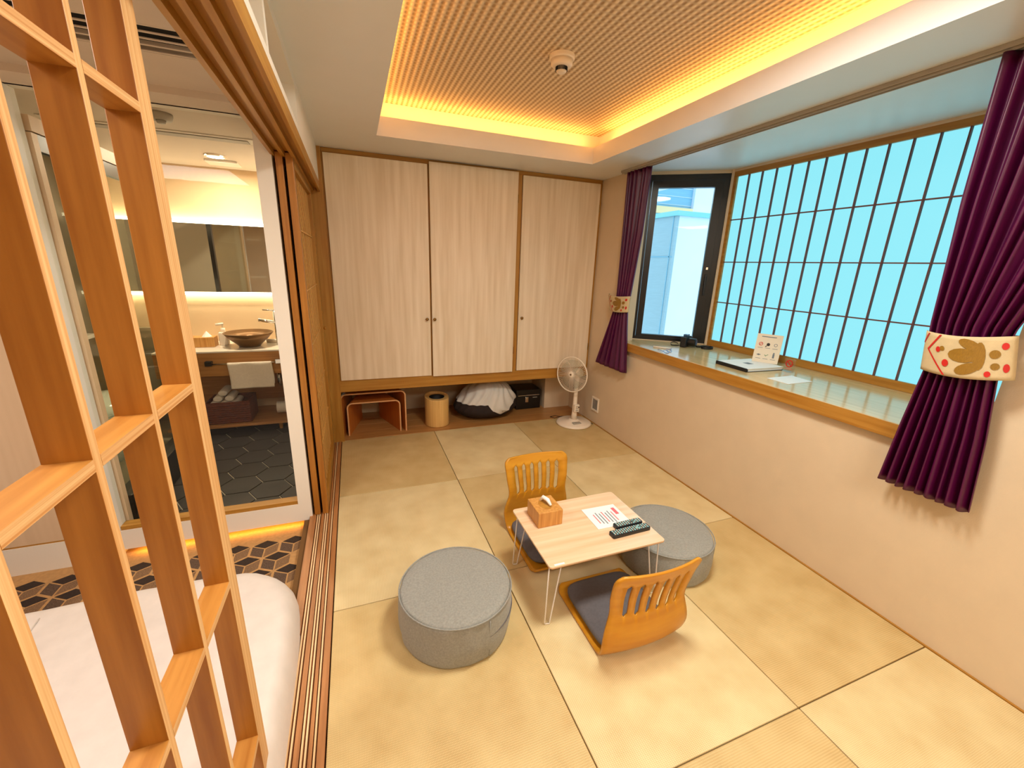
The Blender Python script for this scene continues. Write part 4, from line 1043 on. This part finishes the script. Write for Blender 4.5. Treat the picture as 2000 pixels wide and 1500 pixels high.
# placard leaning
pl = thing('notice_placard', 'cream notice card with six small symbols standing on the binder', 'sign', (2.95, .33, SZ+.024))
PB = Vector((2.915, .41, SZ+.0245)); PE = Vector((2.99, .265, SZ+.0245)); pu = (PE-PB); pw = pu.length; pu.normalize(); pn = Vector((-pu.y, pu.x, 0));
if pn.x > 0: pn = -pn
upv = (Vector((0, 0, 1))-pn*.18).normalized(); pn2 = pu.cross(upv); 
if pn2.x > 0: pn2 = -pn2
PHh = .205
def pbox(u0, u1, v0, v1, n0, n1):
    c = PB+pu*(u0+u1)/2+upv*(v0+v1)/2+pn2*(n0+n1)/2
    return B().obox(c, pu*(u1-u0)/2, upv*(v1-v0)/2, pn2*(n1-n0)/2)
obj('card', pbox(0, pw, 0, PHh, -.002, 0), 'cream', pl); obj('foot', pbox(0, pw, -.0, .004, -.05, -.002), 'acrylic', pl)
obj('heading', pbox(.03, pw-.04, PHh-.022, PHh-.016, 0, .0005), 'ink', pl)
for k in range(6):
    u0 = .022+(k % 3)*.047; v0 = .12 if k < 3 else .042
    Mp = Matrix.Translation(PB+pu*(u0+.012)+upv*(v0+.012)+pn2*.0004) @ Matrix((pu.to_tuple()+(0,), upv.to_tuple()+(0,), pn2.to_tuple()+(0,), (0, 0, 0, 1))).transposed()
    if k == 0:
        o_ = B().lathe([(.009, 0), (.013, 0), (.013, .0006), (.009, .0006), (.009, 0)], (0, 0, 0), 24, Mp); o_.obox(Mp @ Vector((0, 0, .0004)), Mp.to_3x3() @ Vector((.009, .009, 0)), Mp.to_3x3() @ Vector((-.001, .001, 0)), pn2*.0003); mm = 'red'
    elif k == 1: o_ = B().lathe([(0, 0), (.011, 0), (.011, .0006), (0, .0006)], (0, 0, 0), 16, Mp); o_.obox(Mp @ Vector((-.012, -.014, .0004)), Mp.to_3x3() @ Vector((.004, .004, 0)), Mp.to_3x3() @ Vector((-.002, .002, 0)), pn2*.0003); mm = 'rubber'
    elif k == 2: o_ = B().lathe([(.008, 0), (.011, 0), (.011, .0006), (.008, .0006), (.008, 0)], (0, 0, 0), 20, Mp); mm = 'ink'
    elif k == 3: o_ = B().obox(Mp @ Vector((0, 0, .0004)), pu*.012, upv*.003, pn2*.0003).obox(Mp @ Vector((0, .0, .0004)), pu*.003, upv*.006, pn2*.0003); mm = 'ink'
    elif k == 4: o_ = B().obox(Mp @ Vector((-.004, -.002, .0004)), Mp.to_3x3() @ Vector((.005, -.005, 0)), Mp.to_3x3() @ Vector((.0015, .0015, 0)), pn2*.0003).obox(Mp @ Vector((.006, .001, .0004)), Mp.to_3x3() @ Vector((.008, .006, 0)), Mp.to_3x3() @ Vector((-.0012, .0015, 0)), pn2*.0003); mm = 'green'
    else: o_ = B().obox(Mp @ Vector((0, 0, .0004)), pu*.006, upv*.015, pn2*.0003).lathe([(0, 0), (.005, 0), (.005, .0006), (0, .0006)], (0, 0, 0), 12, Mp @ Matrix.Translation((0, .02, 0))); mm = 'ink'
    obj('symbol', o_, mm, pl)
    obj('caption', pbox(u0-.004, u0+.028, v0-.016, v0-.013, 0, .0005), 'ink', pl)
# no smoking block
ns_ = thing('no_smoking_sign', 'clear acrylic sign with a red no-smoking symbol on the sill', 'sign', (2.99, .175, SZ))
obj('acrylic_plate', bx(2.985, 2.99, .135, .215, SZ, SZ+.085), 'acrylic', ns_); obj('foot', bx(2.95, 2.985, .135, .215, SZ, SZ+.003), 'acrylic', ns_)
RM = Matrix.Translation((2.984, .175, SZ+.052)) @ Matrix.Rotation(-PI/2, 4, 'Y')
obj('red_ring', B().lathe([(.019, 0), (.026, 0), (.026, .001), (.019, .001), (.019, 0)], (0, 0, 0), 32, RM), 'red', ns_)
obj('red_bar', B().obox((2.9832, .175, SZ+.052), (0, .015, .015), (0, .0022, -.0022), (.0006, 0, 0)), 'red', ns_)
obj('cigarette', B().obox((2.9836, .175, SZ+.050), (0, .014, 0), (0, 0, .002), (.0004, 0, 0)), 'ink', ns_)
obj('printed_line', bx(2.9834, 2.9842, .15, .20, SZ+.014, SZ+.018), 'pink', ns_)
tag(obj('plain_card', B().prism([(2.645, .065), (2.645, -.080), (2.865, -.078), (2.88, .070)], SZ, SZ+.0015), 'paper'), 'white card lying flat on the sill beside the sign', 'card')

# ================================================================== outside the casement
nb = thing('neighbour_building', 'pale neighbouring building corner with teal capping outside', 'building', (6.0, 4.5, -3))
obj('rendered_wall', bx(4.33, 8.5, 3.0, 3.3, -3, 2.31), 'clad_white', nb)
cg = obj('clad_wall', bx(4.29, 4.33, 3.0, 7.5, -3, 2.31), 'clad_grey', nb)
for k in range(5): obj('cladding_joint', bx(4.284, 4.29, 3.05+.9*k, 3.065+.9*k, -3, 2.31), 'siding', nb)
obj('cladding_joint', bx(4.284, 4.29, 3.0, 7.5, 1.78, 1.795), 'siding', nb)
obj('cap_flashing', bx(4.26, 8.5, 2.96, 3.34, 2.31, 2.37), 'cap', nb); obj('cap_flashing', bx(4.26, 4.36, 3.34, 7.5, 2.31, 2.37), 'cap', nb)
ob_ = thing('distant_house', 'blue sided house with a white gable behind the near building', 'building', (9, 9, -3))
obj('siding_wall', bx(8.25, 9.47, 8.5, 9.2, -3, 6.2), 'siding', ob_); obj('white_wall', bx(9.47, 13, 8.4, 9.2, -3, 6.0), 'clad_white', ob_); obj('white_wall', bx(7.6, 8.25, 8.6, 9.2, -3, 6.0), 'clad_white', ob_)
obj('band', bx(8.2, 9.47, 8.4, 8.5, 3.15, 3.33), 'ochre', ob_)
for k in range(9): obj('siding_board', bx(8.26, 9.46, 8.485, 8.50, 3.40+.22*k, 3.41+.22*k), 'clad_white', ob_)
# housings of the fill lamps added to brighten the two rooms
cpl = thing('added_panel_light', 'added rectangular fill lamp behind the photographer', 'lamp', (1.1, -2.55, 2.38))
obj('housing', bx(.58, 1.62, -2.82, -2.28, 2.385, 2.419), 'plastic', cpl)
bl_ = thing('added_bedroom_light', 'added square fill lamp over the bed', 'lamp', (-1.0, -.9, 2.24))
obj('housing', bx(-1.37, -.63, -1.27, -.53, 2.245, 2.289), 'plastic', bl_)
rl_ = thing('added_round_light', 'added round fill lamp in the cove above the frame', 'lamp', (1.25, -.60, 2.59))
obj('housing', B().lathe([(0, 0), (.25, 0), (.25, .07), (0, .07)], (1.25, -.60, 2.59), 48), 'plastic', rl_)
